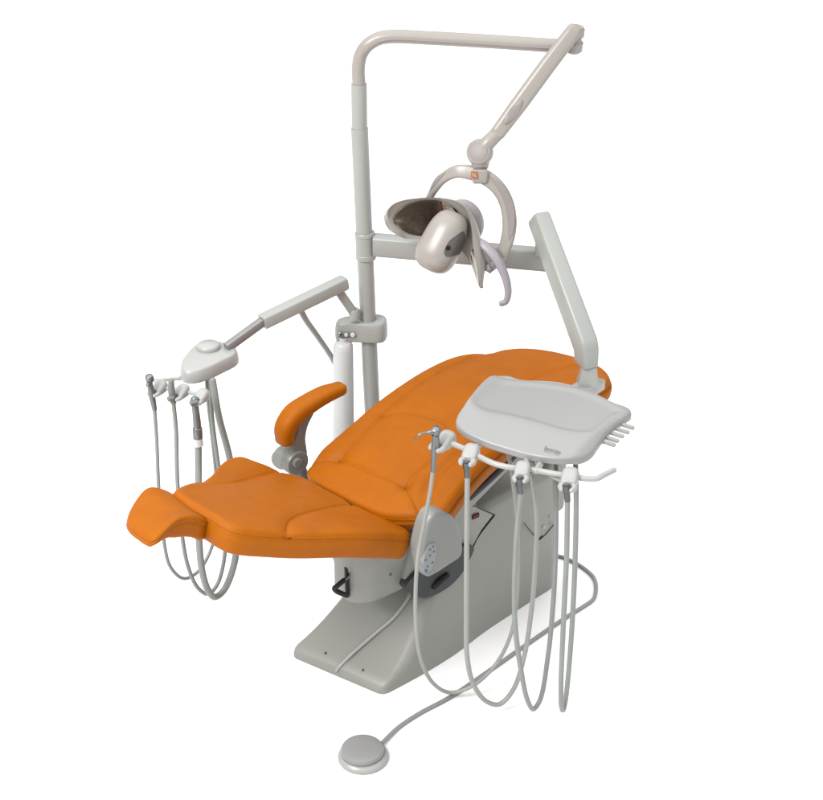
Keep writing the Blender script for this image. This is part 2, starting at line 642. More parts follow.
back_seams = [
    line(((338, 457.5), (358, 437), (381, 413.5), (399, 398.5), (414, 387), (441.5, 369.5), (460, 360.5), (478, 353.5), (492, 350))),
    line(((338, 457.5), (360, 466.5), (382, 475.5), (404.5, 483.3)), 30),
    line(((404.5, 483.3), (412, 497), (419, 511)), 20),
    line(((305, 465.5), (316, 461), (327, 458.6), (338, 457.5)), 20),
    line(((404.5, 483.3), (418, 470), (433, 456.5), (447, 441.5), (458, 431), (480, 411), (505, 392), (530, 378.3), (549, 370), (566, 365.5), (585, 362))),
    line(((381, 413.5), (392, 411), (403, 410.8), (414, 412), (428, 415.5), (438, 419), (446, 424), (450, 432), (449, 440)), 40),
]
solid('backrest', back_out, backM, back_h, 0.075, 0.020, M['vinyl'], chair, back_seams, grid=0.0085, rb=0.018, bulge=0.004, piping=0.026)

# ---- carriage (upper casting that swivels on the base)
mb = MB()
ca = []
CB, CW = 0.052, 0.085                                 # centre and half width across
CZ = 0.276


def car_ring(z, grow=0.0):
    """plan outline at height z: blunt rounded nose, straight sides, pointed tail"""
    pts = [(-0.045, CB - CW + 0.004), (0.0, CB - CW), (0.12, CB - CW), (0.24, CB - CW), (0.33, CB - CW), (0.40, CB - 0.02), (0.40, CB + 0.05), (0.30, CB + CW), (0.15, CB + CW), (0.0, CB + CW),
           (-0.05, CB + CW * 0.9), (-0.085, CB + CW * 0.55), (-0.096, CB), (-0.090, CB - CW * 0.55)]
    P = closed_spline(np.array(pts), 0.012)
    T = np.roll(P, -1, 0) - np.roll(P, 1, 0)
    T /= np.linalg.norm(T, axis=1)[:, None]
    N = np.c_[T[:, 1], -T[:, 0]]
    if area2(P) < 0:
        N = -N
    P = P + N * grow
    return [ch(p[0] + 0.040 + (z - CZ) * 0.02, p[1], z) for p in P]


for z, g in ((CZ + 0.004, -0.03), (CZ, -0.012), (CZ + 0.004, -0.004), (CZ + 0.012, 0), (CZ + 0.06, 0.001), (CZ + 0.11, 0.002), (CZ + 0.118, 0.007), (CZ + 0.16, 0.010), (CZ + 0.235, 0.008), (CZ + 0.245, -0.01)):
    ca.append(car_ring(z, g))
mb.loft(ca)
carriage = mb.build('carriage', M['base'], chair, hard=50)

# ---- base plinth
BB = np.array([-0.08, 3.59, 0.0])
ba = math.radians(45)
BU = np.array([math.cos(ba), math.sin(ba), 0])
BV = np.array([-math.sin(ba), math.cos(ba), 0])


def bs(a, b, z):
    return BB + a * BU + b * BV + EZ * z


mb = MB()
rings = []
W0 = 0.344
# station a, near b, far b, height, corner radius, crown
stations = [(-0.006, 0.02, 0.325, 0.012, 0.006), (0.0, 0.006, 0.338, 0.026, 0.010), (0.012, 0.0, 0.344, 0.036, 0.014), (0.05, -0.004, 0.343, 0.058, 0.024), (0.10, -0.008, 0.338, 0.094, 0.034), (0.16, -0.012, 0.330, 0.150, 0.044),
            (0.22, -0.014, 0.322, 0.212, 0.048), (0.28, -0.014, 0.318, 0.258, 0.045), (0.34, -0.010, 0.318, 0.300, 0.04), (0.40, -0.004, 0.318, 0.365, 0.036), (0.46, 0.0, 0.318, 0.415, 0.034),
            (0.54, 0.002, 0.318, 0.440, 0.034), (0.62, 0.003, 0.318, 0.458, 0.034), (0.70, 0.004, 0.318, 0.465, 0.034), (0.765, 0.004, 0.318, 0.462, 0.034), (0.785, 0.006, 0.316, 0.455, 0.03), (0.796, 0.014, 0.31, 0.44, 0.02)]
for a, b0, b1, h, r in stations:
    skew = -0.072 * max(0, 1 - max(a, 0) / 0.45)
    prof = []
    r = min(r, h * 0.9)
    hb = min(0.012, h * 0.3)
    ln_ = 0.055 * (sm(np.array([a]), 0.10, 0.30)[0] - 0.85 * sm(np.array([a]), 0.46, 0.72)[0])
    pr = [(b0 + 0.0, 0.0), (b0, hb), (b0 + ln_ * 0.40, (h - r) * 0.5), (b0 + ln_, h - r)]
    b0 = b0 + ln_
    for k in range(1, 7):
        t = math.pi / 2 * k / 6
        pr.append((b0 + r - r * math.cos(t), h - r + r * math.sin(t)))
    mid = 0.5 * (b0 + b1)
    pr += [(b0 + r + (b1 - b0 - 2 * r) * u, h + 0.010 * min(1, a / 0.2 + .2) * math.sin(math.pi * u)) for u in (0.2, 0.4, 0.6, 0.8)]
    for k in range(7):
        t = math.pi / 2 * (1 - k / 6)
        pr.append((b1 - r + r * math.cos(t), h - r + r * math.sin(t)))
    pr += [(b1, (h - r) * 0.5), (b1, hb), (b1, 0.0)]
    rings.append([bs(a + skew * (b / W0), b, z) for b, z in pr])
# resample along the length for a smooth shape
RA = np.array([np.array(r) for r in rings])
RS = []
for k in range(RA.shape[1]):
    q, _ = spline(RA[:, k], np.zeros(len(RA)), 70)
    RS.append(q)
RS = np.array(RS).transpose(1, 0, 2)
mb.loft([list(r) for r in RS])
mb.build('base', M['base'], chair, hard=60)

# rear body with its plumbing hatch, standing proud at the back of the base
mb = MB()
mb.box(bs(0.80, 0.17, 0.385), BU, BV, EZ, 0.045, 0.160, 0.105, 0.022, 5)
mb.build('rear_body', M['base'], chair)
for x, y, rx in ((543.5, 526.5, 0.0085), (549.5, 516, 0.005), (550, 523, 0.004)):
    c = onp(x, y, bs(0, 0.0095, 0), BV)
    mb = MB()
    mb.lathe([(0, -0.004), (rx, -0.004), (rx, 0.0032), (rx * 0.8, 0.005), (0, 0.005)], c, -BV, 24)
    mb.build('port_cap', M['plastic'], chair)
mb = MB()
for L in (((524, 523), (531, 531.5), (538, 539)), ((538, 541), (546, 534), (555, 523))):
    mb.tube([onp(x, y, bs(0, 0.0055, 0), BV) for x, y in L], 0.0014, 6)
for x, y in ((541, 536.5), (539.5, 538)):
    mb.lathe([(0, -0.003), (0.005, -0.003), (0.005, 0.003), (0, 0.0035)], onp(x, y, bs(0, 0.0095, 0), BV), -BV, 12)
mb.build('hatch_seam', M['black'], chair)

# dark slab as painted shade between carriage and base, with its foot lever
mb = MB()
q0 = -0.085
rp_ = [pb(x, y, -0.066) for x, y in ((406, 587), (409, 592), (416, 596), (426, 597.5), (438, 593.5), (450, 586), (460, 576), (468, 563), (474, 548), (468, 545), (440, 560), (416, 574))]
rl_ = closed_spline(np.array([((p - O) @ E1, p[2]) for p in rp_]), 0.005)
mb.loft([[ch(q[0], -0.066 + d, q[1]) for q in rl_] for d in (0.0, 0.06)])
mb.build('gap_shade_slab', M['gap'], chair)

# pointed cover with rocker switch on the near flank
# screws
def base_hit(x, y):
    """first point of the ramp seen in that direction"""
    d = ray(x, y)
    for t in np.linspace(3.0, 5.5, 4000):
        p = C_ + d * t
        q = p - BB
        b_ = q @ BV
        a_ = q @ BU + 0.072 * max(0, 1 - max(q @ BU, 0) / 0.45) * b_ / W0
        hh = np.interp(a_, [s[0] for s in stations], [s[3] for s in stations])
        if 0 <= b_ <= W0 and p[2] <= hh + 0.010 * min(1, max(a_, 0) / 0.2 + .2) * math.sin(math.pi * min(1, max(0, b_ / W0))):
            return p
    return C_ + d * 4.5


RN = -BU * 0.62 + EZ * 0.78
for x, y in ((325.5, 653), (363, 670)):
    p = base_hit(x, y)
    mb = MB()
    mb.lathe([(0, -0.004), (0.0042, -0.004), (0.0042, 0.0015), (0.003, 0.0028), (0, 0.003)], p, RN, 16)
    mb.build('screw', M['darksteel'], chair)
p = pb(390.5, 574.5, CB - CW - 0.002)
mb = MB()
mb.lathe([(0, -0.006), (0.0045, -0.006), (0.0045, 0.0015), (0.003, 0.003), (0, 0.003)], p, -E2, 16)
mb.build('screw', M['darksteel'], chair)

# lever slot on the nose
NOSE = ch(-0.057, CB - 0.02, CZ + 0.085)
nn = np.array([-E1 + 0.0 * E2])[0]
def nose(x, y, d=0.0):
    return onp(x, y, NOSE + nn * d, nn)


slot = [(346.5, 568), (347, 582), (347.5, 595)]
mb = MB()
mb.tube([nose(x, y, 0.0) for x, y in slot], 0.0085, 14, up=nn, flat=0.7)
mb.build('lever_slot', M['black'], chair)
lever = MB()
s0 = nose(348, 576.5, 0.005)
s1 = nose(341, 582.5, 0.035)
lever.tube([s0, s1], 0.0058, 12)
lever = lever.build('lever', M['steel'], chair)
mb = MB()
mb.tube([nose(343.5, 580.5, 0.028), nose(337, 586, 0.05), nose(334.5, 588.5, 0.055), nose(336.5, 591, 0.05), nose(342, 593.5, 0.035), nose(346.5, 595.5, 0.012)], 0.0078, 12)
mb.build('grip', M['black'], lever)

# ---- near hinge with control pod
PB = -0.222
podc = pb(441, 543, PB)
rings = []
pod_px = [(424, 566), (421.5, 553), (424, 538), (428, 524), (434, 514.5), (444, 512), (455, 517), (461, 530), (464, 546), (462, 557), (450, 566), (436, 575), (428, 578)]
P3 = np.array([pb(x, y, PB) for x, y in pod_px])
loc = np.c_[(P3 - O) @ E1, P3[:, 2]]
P = closed_spline(loc, 0.006)
if area2(P) < 0:
    P = P[::-1]
T = np.roll(P, -1, 0) - np.roll(P, 1, 0)
T /= np.linalg.norm(T, axis=1)[:, None]
N = np.c_[-T[:, 1], T[:, 0]]
mb = MB()
rr_ = []
for d, off in ((0.05, 0.0), (0.03, 0.0), (0.014, 0.0008), (0.007, 0.0025), (0.0025, 0.006), (0.0004, 0.010), (0.0, 0.013)):
    Q = P + N * off
    rr_.append([ch(q[0], PB + d, q[1]) for q in Q])
qc = Q.mean(0)
for k in (0.9, 0.6, 0.3, 0.05):
    rr_.append([ch(q[0], PB - 0.0008 * (1 - k), q[1]) for q in (Q - qc) * k + qc])
mb.loft(rr_)
pod = mb.build('control_pod', M['pod'], chair, hard=70)
# hinge drum behind the pod and its neck
mb = MB()
mb.lathe([(0, -0.06), (0.048, -0.06), (0.052, -0.055), (0.052, 0.05), (0.045, 0.06), (0, 0.06)], pb(431, 543, PB + 0.11), -E2, 32)
mb.build('hinge_drum', M['armgrey'], chair)
mb = MB()
kp = [pb(x, y, PB - 0.0045) for x, y in ((426.5, 570), (424, 562), (425.5, 553), (429.5, 545.5), (434, 543), (436.5, 548), (435.5, 557), (432.5, 567), (428.5, 572.5))]
lo = np.array([((p - O) @ E1, p[2]) for p in kp])
K1 = closed_spline(lo, 0.004)
mb.loft([[ch(q[0], PB - d, q[1]) for q in (K1 - K1.mean(0)) * s + K1.mean(0)] for d, s in ((-0.012, 1.0), (0.004, 1.0), (0.0052, 0.96), (0.0054, 0.9))])
keypad = mb.build('keypad', M['keypad'], pod)
for x, y, k in ((433, 546.5, 0), (430, 549.5, 0), (434, 551.5, 0), (430, 555.5, 0), (425.5, 560, 0), (432.5, 562.5, 0), (427.5, 566.5, 0), (426.5, 571, 1)):
    mb = MB()
    c = pb(x, y, PB - 0.005)
    q = 0.0048 if k else 0.0038
    mb.lathe([(0, -0.004), (q, -0.004), (q, 0.0012), (q * 0.7, 0.0020), (0, 0.0022)], c, -E2, 16)
    mb.build('button', M['blue'] if k else M['buttongrey'], keypad)

# ---- flank panel behind the pod, ending in a point, with red rocker switch
FB = -0.050
fl = [(404, 586), (432, 574), (462, 559), (473, 546), (483, 528), (493.5, 514.5), (484, 510.5), (474.5, 506), (462, 506), (450, 510), (430, 520), (410, 545)]
P3 = np.array([pb(x, y, FB) for x, y in fl])
loc = np.c_[(P3 - O) @ E1, P3[:, 2]]
mb = MB()
cen = loc.mean(0)
def flank_ring(d, s):
    return [ch(q[0], FB + d, q[1]) for q in (loc - cen) * s + cen]
fr0 = [ch((q[0] - 0.06 * sm(np.array([0.30 - q[0]]), 0.0, 0.22)[0]), FB + 0.05, q[1]) for q in loc]
mb.loft([fr0, flank_ring(0.016, 1.0), flank_ring(0.004, 0.995), flank_ring(0.0, 0.975)])
flank = mb.build('flank_cover', M['base'], chair, hard=50)
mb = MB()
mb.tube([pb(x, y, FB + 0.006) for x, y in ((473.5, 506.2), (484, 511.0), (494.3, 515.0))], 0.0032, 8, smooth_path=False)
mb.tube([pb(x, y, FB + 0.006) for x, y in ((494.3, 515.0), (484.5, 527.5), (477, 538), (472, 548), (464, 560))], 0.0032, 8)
mb.build('gap_shade_strip', M['black'], chair)  # black strips standing in for the shadow gap round the flank cover
mb = MB()
c = pb(475.5, 516, FB - 0.001)
mb.box(c, E1, EZ, -E2, 0.0135, 0.0075, 0.003, 0.001)
sw = mb.build('rocker_switch', M['black'], chair)
mb = MB()
mb.box(pb(475, 515.6, FB - 0.004), E1, EZ, -E2 + 0.2 * E1, 0.0085, 0.0045, 0.003, 0.001)
mb.build('rocker', M['red'], sw)
# black foot bar at the shade slab
mb = MB()
mb.tube([pb(434, 586.5, -0.068), pb(440, 581, -0.073), pb(447, 575.5, -0.070)], 0.0105, 12)
mb.build('release_bar', M['black'], chair)

# ---- back support casting under the backrest
mb = MB()
rings = []
for a, zt, hw, th in ((0.10, 0.50, 0.12, 0.08), (0.22, 0.535, 0.14, 0.09), (0.38, 0.590, 0.15, 0.09), (0.55, 0.650, 0.14, 0.07), (0.70, 0.695, 0.10, 0.04)):
    rings.append([ch(a, 0.065 + x * 0.8, zt - 0.02 - th / 2 + y) for x, y in rrect(hw, th / 2, 0.02, 4)])
mb.loft(rings)
mb.build('back_support', M['base'], chair)
mb = MB()
mb.tube([Bv for Bv in (pb(470, 497, -0.13), pb(490, 479, -0.13), pb(515, 455, -0.13))], 0.011, 12)
mb.build('back_rail', M['gap'], chair)

# ---- far armrest
AB = 0.355
arm = MB()
cl = [(284.5, 441), (285.5, 428), (294, 414.5), (308, 404), (324.5, 394.5), (340, 388.5)]
pts = np.array([pb(x, y, AB) for x, y in cl])
wid = [0.030, 0.034, 0.036, 0.034, 0.032, 0.026]
thk = [0.023, 0.029, 0.029, 0.025, 0.022, 0.018]
Pp, ww = spline(pts, np.array(wid), 40)
_, tt = spline(pts, np.array(thk), 40)
T = np.gradient(Pp, axis=0)
T /= np.linalg.norm(T, axis=1)[:, None]
rings = []
for i in range(40):
    up = np.cross(T[i], E2)
    up /= np.linalg.norm(up)
    if up[2] < 0 and i > 12:
        up = -up
    rings.append([Pp[i] + E2 * x + up * y for x, y in rrect(ww[i], tt[i], min(ww[i], tt[i]) * 0.8, 5)])
def shrink(ring, k, d):
    r = np.array(ring)
    c = r.mean(0)
    return list((r - c) * k + c + d)
e0, e1_ = rings[0], rings[-1]
rings = [shrink(e0, 0.6, -T[0] * 0.008), shrink(e0, 0.9, -T[0] * 0.006)] + rings + [shrink(e1_, 0.92, T[-1] * 0.007), shrink(e1_, 0.72, T[-1] * 0.013), shrink(e1_, 0.35, T[-1] * 0.017)]
br = MB()
hub = pb(297, 463, AB - 0.02)
brc = [(297, 464), (297.2, 452), (298, 438), (301.5, 424), (308, 411)]
bp_, bw = spline(np.array([pb(x, y, AB) for x, y in brc]), np.array([0.034, 0.030, 0.021, 0.018, 0.017]), 24)
T2 = np.gradient(bp_, axis=0)
T2 /= np.linalg.norm(T2, axis=1)[:, None]
br.loft([[bp_[i] + E2 * x + np.cross(T2[i], E2) * y for x, y in rrect(0.015, bw[i], 0.008, 3)] for i in range(24)])
br.lathe([(0, -0.03), (0.038, -0.03), (0.041, -0.026), (0.041, 0.004), (0.037, 0.010), (0.020, 0.0105), (0, 0.0105)], pb(296.5, 462.5, AB - 0.012), -E2, 40)
br.tube([pb(299, 468, AB + 0.012), pb(306, 484, AB + 0.0), pb(316, 500, AB - 0.06)], 0.022, 14)
br = br.build('armrest', M['armgrey'], chair)
arm.loft(rings)
arm.build('pad', M['vinyl'], br, hard=80)
mb = MB()
mb.lathe([(0, -0.004), (0.016, -0.004), (0.016, 0.004), (0.013, 0.007), (0, 0.0075)], pb(297, 462.5, AB - 0.024), -E2, 28)
mb.build('hinge_cap', M['armgrey'], br)
mb = MB()
mb.lathe([(0, -0.028), (0.030, -0.028), (0.034, -0.018), (0.034, 0.014), (0.028, 0.022), (0, 0.024)], pb(283, 458, AB + 0.03), -E2 * 0.6 - E1 * 0.8, 32)
mb.build('hinge_boot', M['pod'], br)

# ================================================================== MOUNTING POST
PY = 4.40
def pp(x, y):
    return py(x, y, PY)


post = thing('mounting_post', 'slim pale grey upright post behind the chair with a clamp block and collar', 'post', (*pp(380, 545)[:2], 0))
mb = MB()
pt, pbm = pp(359.5, 128), pp(379, 560)
mb.tube([pt, pbm], 0.0262, 32, ends=False, smooth_path=False)
mb.build('pole', M['paint'], post)
foot = pbm.copy()
mb = MB()
mb.lathe([(0, 0), (0.07, 0), (0.07, 0.008), (0.05, 0.016), (0.034, 0.03), (0.034, 0.05), (0, 0.05)], (foot[0], foot[1], 0), EZ, 40)
mb.build('floor_flange', M['paint'], post)
mb = MB()
mb.tube([pt + EZ * -0.005, pp(359, 84)], 0.0238, 32, ends=False, smooth_path=False)
mb.build('sleeve', M['paint'], post)
ax = pt - pbm
ax /= np.linalg.norm(ax)
mb = MB()
c0 = pp(366, 259)
mb.lathe([(0.02, 0), (0.030, 0.0), (0.0325, 0.003), (0.0325, 0.016), (0.031, 0.018), (0.031, 0.078), (0.0325, 0.080), (0.0325, 0.088), (0.0300, 0.092), (0.02, 0.092)], c0, ax, 40)
mb.build('collar', M['paint'], post)
# clamp block
zc = pp(370, 328)[2]
ctr = pp(371, 328)
def cb(x, y, z):
    return ctr + np.array([x, y, z])


plan = closed_spline(np.array([(0.040, -0.042), (0.052, -0.02), (0.050, 0.03), (0.02, 0.046), (-0.03, 0.040), (-0.09, 0.022), (-0.112, 0.004), (-0.116, -0.022), (-0.105, -0.036), (-0.05, -0.040), (0.0, -0.046), (0.025, -0.047)]), 0.006)
mb = MB()
c2 = plan.mean(0)
rings = []
for z, s in ((-0.034, 0.90), (-0.033, 0.955), (-0.028, 0.985), (-0.015, 1.0), (0.010, 0.985), (0.024, 0.955), (0.030, 0.915), (0.032, 0.86)):
    rings.append([cb(*((q - c2) * s + c2), z) for q in plan])
mb.loft(rings)
clamp = mb.build('clamp_block', M['paint'], post, hard=60)
def cbp(x, y, d=0.0):
    return onp(x, y, cb(0, -0.0445 - d, 0), np.array([0.05, 1.0, 0]) / np.linalg.norm([0.05, 1, 0]))


mb = MB()
cf = cbp(346.5, 334.2, -0.004)
mb.box(cf, R_, EZ, np.array([0, -1.0, 0]), 0.028, 0.0105, 0.006, 0.003)
mb.build('switch_plate', M['armgrey'], clamp)
for x in (346.2, 352.8):
    mb = MB()
    c = cbp(x, 334.8, 0.004)
    q = 0.0062 if x < 350 else 0.0078
    mb.lathe([(0, -0.004), (q, -0.004), (q, 0.003), (q * 0.8, 0.0045), (0, 0.005)], c, (0, -1, 0.1), 20)
    mb.build('button', M['bottle'], clamp)
mb = MB()
mb.lathe([(0, -0.004), (0.0062, -0.004), (0.0062, 0.002), (0.003, 0.004), (0.0026, 0.006)], cbp(340, 334, 0.004), (0, -1, 0.1), 16)
mb.tube([cbp(340, 334, 0.006), cbp(339.2, 336, 0.02)], [0.0024, 0.0034], 10)
mb.build('toggle', M['steel'], clamp)

# ================================================================== WATER BOTTLE
bt = py(343.2, 341, PY - 0.035)
bottle = MB()
bottle.lathe([(0.0, 0.012), (0.012, 0.012), (0.013, 0.0), (0.026, -0.004), (0.031, -0.012), (0.0325, -0.03), (0.0345, -0.15), (0.0365, -0.33), (0.036, -0.40), (0.030, -0.415), (0, -0.42)], bt, EZ + 0.02 * R_, 40)
bottle = bottle.build('water_bottle', M['bottle'], None)
bottle['label'] = 'tall white cylindrical water bottle hanging under the clamp block of the post'
bottle['category'] = 'water bottle'

# ================================================================== DENTAL LIGHT
light = thing('dental_light', 'cream overhead operatory lamp with dark reflector on a bent pole arm', 'lamp', pp(359, 90))
H = pp(359, 84)
zt = py(390, 37, PY)[2]
bx = [H + EZ * -0.02, H, py(358.2, 70, PY), py(360.5, 56, PY - .0), py(367.5, 45.5, PY - .01), py(378, 39, PY - 0.012), py(390, 36.8, PY - .015), py(430, 38.2, PY - 0.03), py(490, 41.6, PY - 0.06), py(552, 45.6, PY - 0.09), py(570, 46.6, PY - 0.095)]
mb = MB()
mb.tube(bx, 0.0200, 24, samples=90, ends=False)
boom = mb.build('boom', M['lamp'], light)
mb = MB()
mb.tube([p + np.array([0, -0.0198, -0.0035]) for p in bx[5:]], 0.0028, 8, samples=40)
mb.build('boom_groove', M['lamppad'], boom)
# elbow
LY = PY - 0.10
mb = MB()
mb.lathe([(0, -0.040), (0.020, -0.040), (0.026, -0.034), (0.027, -0.010), (0.021, -0.004), (0.021, 0.004), (0.027, 0.010), (0.027, 0.030), (0.022, 0.037), (0, 0.038)], py(574.5, 39, LY), (0.05, -0.1, 1), 32)
mb.build('elbow', M['lamp'], light)
# spring arm
sa = [py(574, 31, LY - 0.02), py(548, 65, LY - 0.04), py(520, 103, LY - 0.06), py(497, 134, LY - 0.075)]
Ps, rs = spline(np.array(sa), np.array([0.0235, 0.0245, 0.025, 0.022]), 30)
T = np.gradient(Ps, axis=0)
T /= np.linalg.norm(T, axis=1)[:, None]
mb = MB()
side = np.array([0.0, -1.0, 0.35])
rings = []
for i in range(30):
    s_ = side - T[i] * (side @ T[i])
    s_ /= np.linalg.norm(s_)
    w_ = np.cross(T[i], s_)
    rings.append([Ps[i] + w_ * x + s_ * y for x, y in rrect(rs[i], rs[i] * 0.95, rs[i] * 0.62, 5)])
rings = [shrink(rings[0], 0.5, -T[0] * 0.016), shrink(rings[0], 0.85, -T[0] * 0.011)] + rings + [shrink(rings[-1], 0.8, T[-1] * 0.006)]
mb.loft(rings)
sarm = mb.build('spring_arm', M['lamp'], light, hard=70)
# groove along the arm's right flank and taupe pad on it
mb = MB()
mb.tube([Ps[i] + np.array([0.0165, -0.0105, -0.011]) for i in range(3, 28)], 0.0016, 6, smooth_path=False)
mb.build('arm_groove', M['lamppad'], sarm)
mb = MB()
pc, pd = Ps[24], T[24]
s_ = side - pd * (side @ pd)
s_ /= np.linalg.norm(s_)
w_ = np.cross(pd, s_)
el = [(0.042 * math.cos(t), 0.0135 * math.sin(t)) for t in np.linspace(0, 2 * math.pi, 40, endpoint=False)]
padc = pc - pd * 0.018
mb.loft([[padc + pd * x * k + w_ * y * k + s_ * (0.0222 + d - (y / 0.0135) ** 2 * 0.003) for x, y in el] for d, k in ((-0.006, 1.0), (0.0035, 1.0), (0.0050, 0.92), (0.0055, 0.6))])
mb.build('arm_pad', M['lamppad'], sarm)
# knuckle
KY = LY - 0.085
kc = py(480, 152.5, KY)
mb = MB()
ka = np.array([-0.36, -0.80, 0.42])
mb.lathe([(0, -0.030), (0.024, -0.030), (0.035, -0.020), (0.0395, -0.005), (0.0395, 0.007), (0.037, 0.015), (0.032, 0.0185), (0.0315, 0.0178), (0, 0.0178)], kc, ka, 40)
mb.tube([Ps[-1], py(488, 143, KY), kc], [0.021, 0.0225, 0.021], 20)
mb.lathe([(0, 0), (0.0185, 0), (0.0215, 0.006), (0.0215, 0.012), (0.0245, 0.014), (0.0275, 0.03), (0.027, 0.044), (0, 0.044)], py(480, 172, KY), EZ, 32)
knuckle = mb.build('knuckle', M['lamp'], light, hard=50)
mb = MB()
kax = ka / np.linalg.norm(ka)
mb.lathe([(0, -0.002), (0.0306, -0.002), (0.0302, 0.0015), (0.022, 0.0050), (0, 0.0062)], kc + kax * 0.0185, ka, 36)
mb.build('knuckle_pad', M['lamppad'], knuckle)
mb = MB()
mb.box(py(480, 176, KY - 0.018), R_, np.array([0, -1, 0.2]), EZ, 0.0225, 0.024, 0.022, 0.008)
neck = mb.build('neck', M['lamp'], light)
mb = MB()
pc = py(474.3, 175.0, KY - 0.0445)
mb.box(pc, np.array([1, 0.15, -0.12]), np.array([0, 0.2, 1]), np.array([-0.1, -1, 0.2]), 0.0105, 0.0105, 0.0015, 0.001)
plate = mb.build('sticker', M['sticker'], neck)
tv, tf = text_mesh('N.', 0.015)
axx = np.array([1, 0.15, -0.12]) / np.linalg.norm([1, 0.15, -0.12])
axz = np.array([0.0, 0.2, 1]) / np.linalg.norm([0, 0.2, 1])
nnv = np.cross(axx, axz)
mb = MB()
mb.add([pc + axx * v[0] + axz * (v[1] - 0.005) + nnv * 0.0022 for v in tv], tf)
mb.build('lettering', M['bottle'], plate, smooth=False, hard=0)

# yoke
YY = KY - 0.0
yk = [(424, 209), (433.5, 191), (444, 178), (457, 171.5), (472, 173), (487, 178.5), (499, 189), (506.5, 203), (509.5, 220), (508, 237), (502.5, 252), (494, 264), (487, 271)]
yd = [0.10, 0.07, 0.035, 0.01, -0.005, -0.02, -0.03, -0.035, -0.04, -0.045, -0.05, -0.06, -0.07]
yw = [0.009, 0.012, 0.015, 0.019, 0.022, 0.0225, 0.0215, 0.0215, 0.0215, 0.0205, 0.0185, 0.015, 0.012]
yp = np.array([py(x, y, YY + d) for (x, y), d in zip(yk, yd)])
Yp, Yw = spline(yp, np.array(yw), 70)
T = np.gradient(Yp, axis=0)
T /= np.linalg.norm(T, axis=1)[:, None]
mb = MB()
rings = []
vd = np.array([-0.35, -0.85, 0.35])
vd /= np.linalg.norm(vd)
for i in range(70):
    s_ = vd - T[i] * (vd @ T[i])
    s_ /= np.linalg.norm(s_)
    w_ = np.cross(T[i], s_)
    rings.append([Yp[i] + w_ * x + s_ * y for x, y in rrect(Yw[i], 0.011, 0.0085, 4)])
mb.loft(rings)
yoke = mb.build('yoke', M['lamp'], light, hard=70)


def yoke_pad(i0, i1, lo_, hi_, name):
    mb = MB()
    rg = []
    for i in range(i0, i1 + 1):
        u = (i - i0) / (i1 - i0)
        k = math.sqrt(max(0.02, 1 - (2 * u - 1) ** 2))
        s_ = vd - T[i] * (vd @ T[i])
        s_ /= np.linalg.norm(s_)
        w_ = np.cross(T[i], s_)
        cc = 0.5 * (lo_ + hi_) * Yw[i]
        hw = 0.5 * (hi_ - lo_) * Yw[i] * k
        rg.append([Yp[i] + w_ * (cc + x) + s_ * (0.006 + y) for x, y in rrect(max(hw, 0.001), 0.0066, min(0.003, max(hw, 0.001) * .9), 3)])
    mb.loft(rg)
    mb.build(name, M['lamppad'], yoke, hard=70)


wsign = 1.0
s_ = vd - T[45] * (vd @ T[45])
if proj(Yp[45] + np.cross(T[45], s_) * 0.05)[0] < proj(Yp[45])[0]:
    wsign = -1.0
yoke_pad(34, 56, *((-0.15, 1.03) if wsign > 0 else (-1.03, 0.15)), 'yoke_pad')
yoke_pad(9, 19, *((0.0, 1.05) if wsign > 0 else (-1.05, 0.0)), 'yoke_pad')

# lamp head: trough-shaped reflector shell
hp = np.array([py(387, 224, YY + 0.01), py(400, 219, YY + 0.03), py(420, 217, YY + 0.045), py(441, 217, YY + 0.045), py(457, 221, YY + 0.015), py(468, 236, YY - 0.03), py(475, 258, YY - 0.075), py(481, 291, YY - 0.115)])
NU, NW = 60, 21
Hp, _ = spline(hp, np.zeros(len(hp)), NU)
T = np.gradient(Hp, axis=0)
T /= np.linalg.norm(T, axis=1)[:, None]
nl = np.array([-0.22, -0.93, 0.02])
nr = np.array([-0.965, -0.21, -0.12])
shell_in, shell_out = [], []
def head_ring(i, scale, conc, off):
    u = i / (NU - 1)
    n_ = nl * (1 - sm(np.array([u]), 0.35, 0.85)[0]) + nr * sm(np.array([u]), 0.35, 0.85)[0]
    n_ = n_ - T[i] * (n_ @ T[i])
    n_ /= np.linalg.norm(n_)
    w_ = np.cross(n_, T[i])
    if off < -0.02:
        off = off * (1 - 0.15 * sm(np.array([u]), 0.5, 0.8)[0]) * (1 - 0.72 * sm(np.array([u]), 0.80, 1.0)[0])
    hw = 0.066 * scale * (max(0.0, 1 - abs(2 * u - 1) ** 7.0) ** 0.5 if u < 0.5 else max(0.0, 1 - (2 * u - 1) ** 2.4) ** 0.8 * (1 - 0.35 * (u - 0.5) / 0.5))
    hw = max(hw, 0.003)
    return [Hp[i] + w_ * hw * s + n_ * (conc * s * s * hw / 0.07 + off * max(0, 1 - s * s)**0.5) for s in np.linspace(-1, 1, NW)]


def shell(name, scale, conc, off_f, off_b, m, parent, i0=0, i1=NU - 1):
    fr = [head_ring(i, scale, conc, off_f) for i in range(i0, i1 + 1)]
    bk = [head_ring(i, scale, conc, off_b) for i in range(i0, i1 + 1)]
    mb = MB()
    mb.loft([f + b[::-1] for f, b in zip(fr, bk)])
    return mb.build(name, m, parent, hard=75)


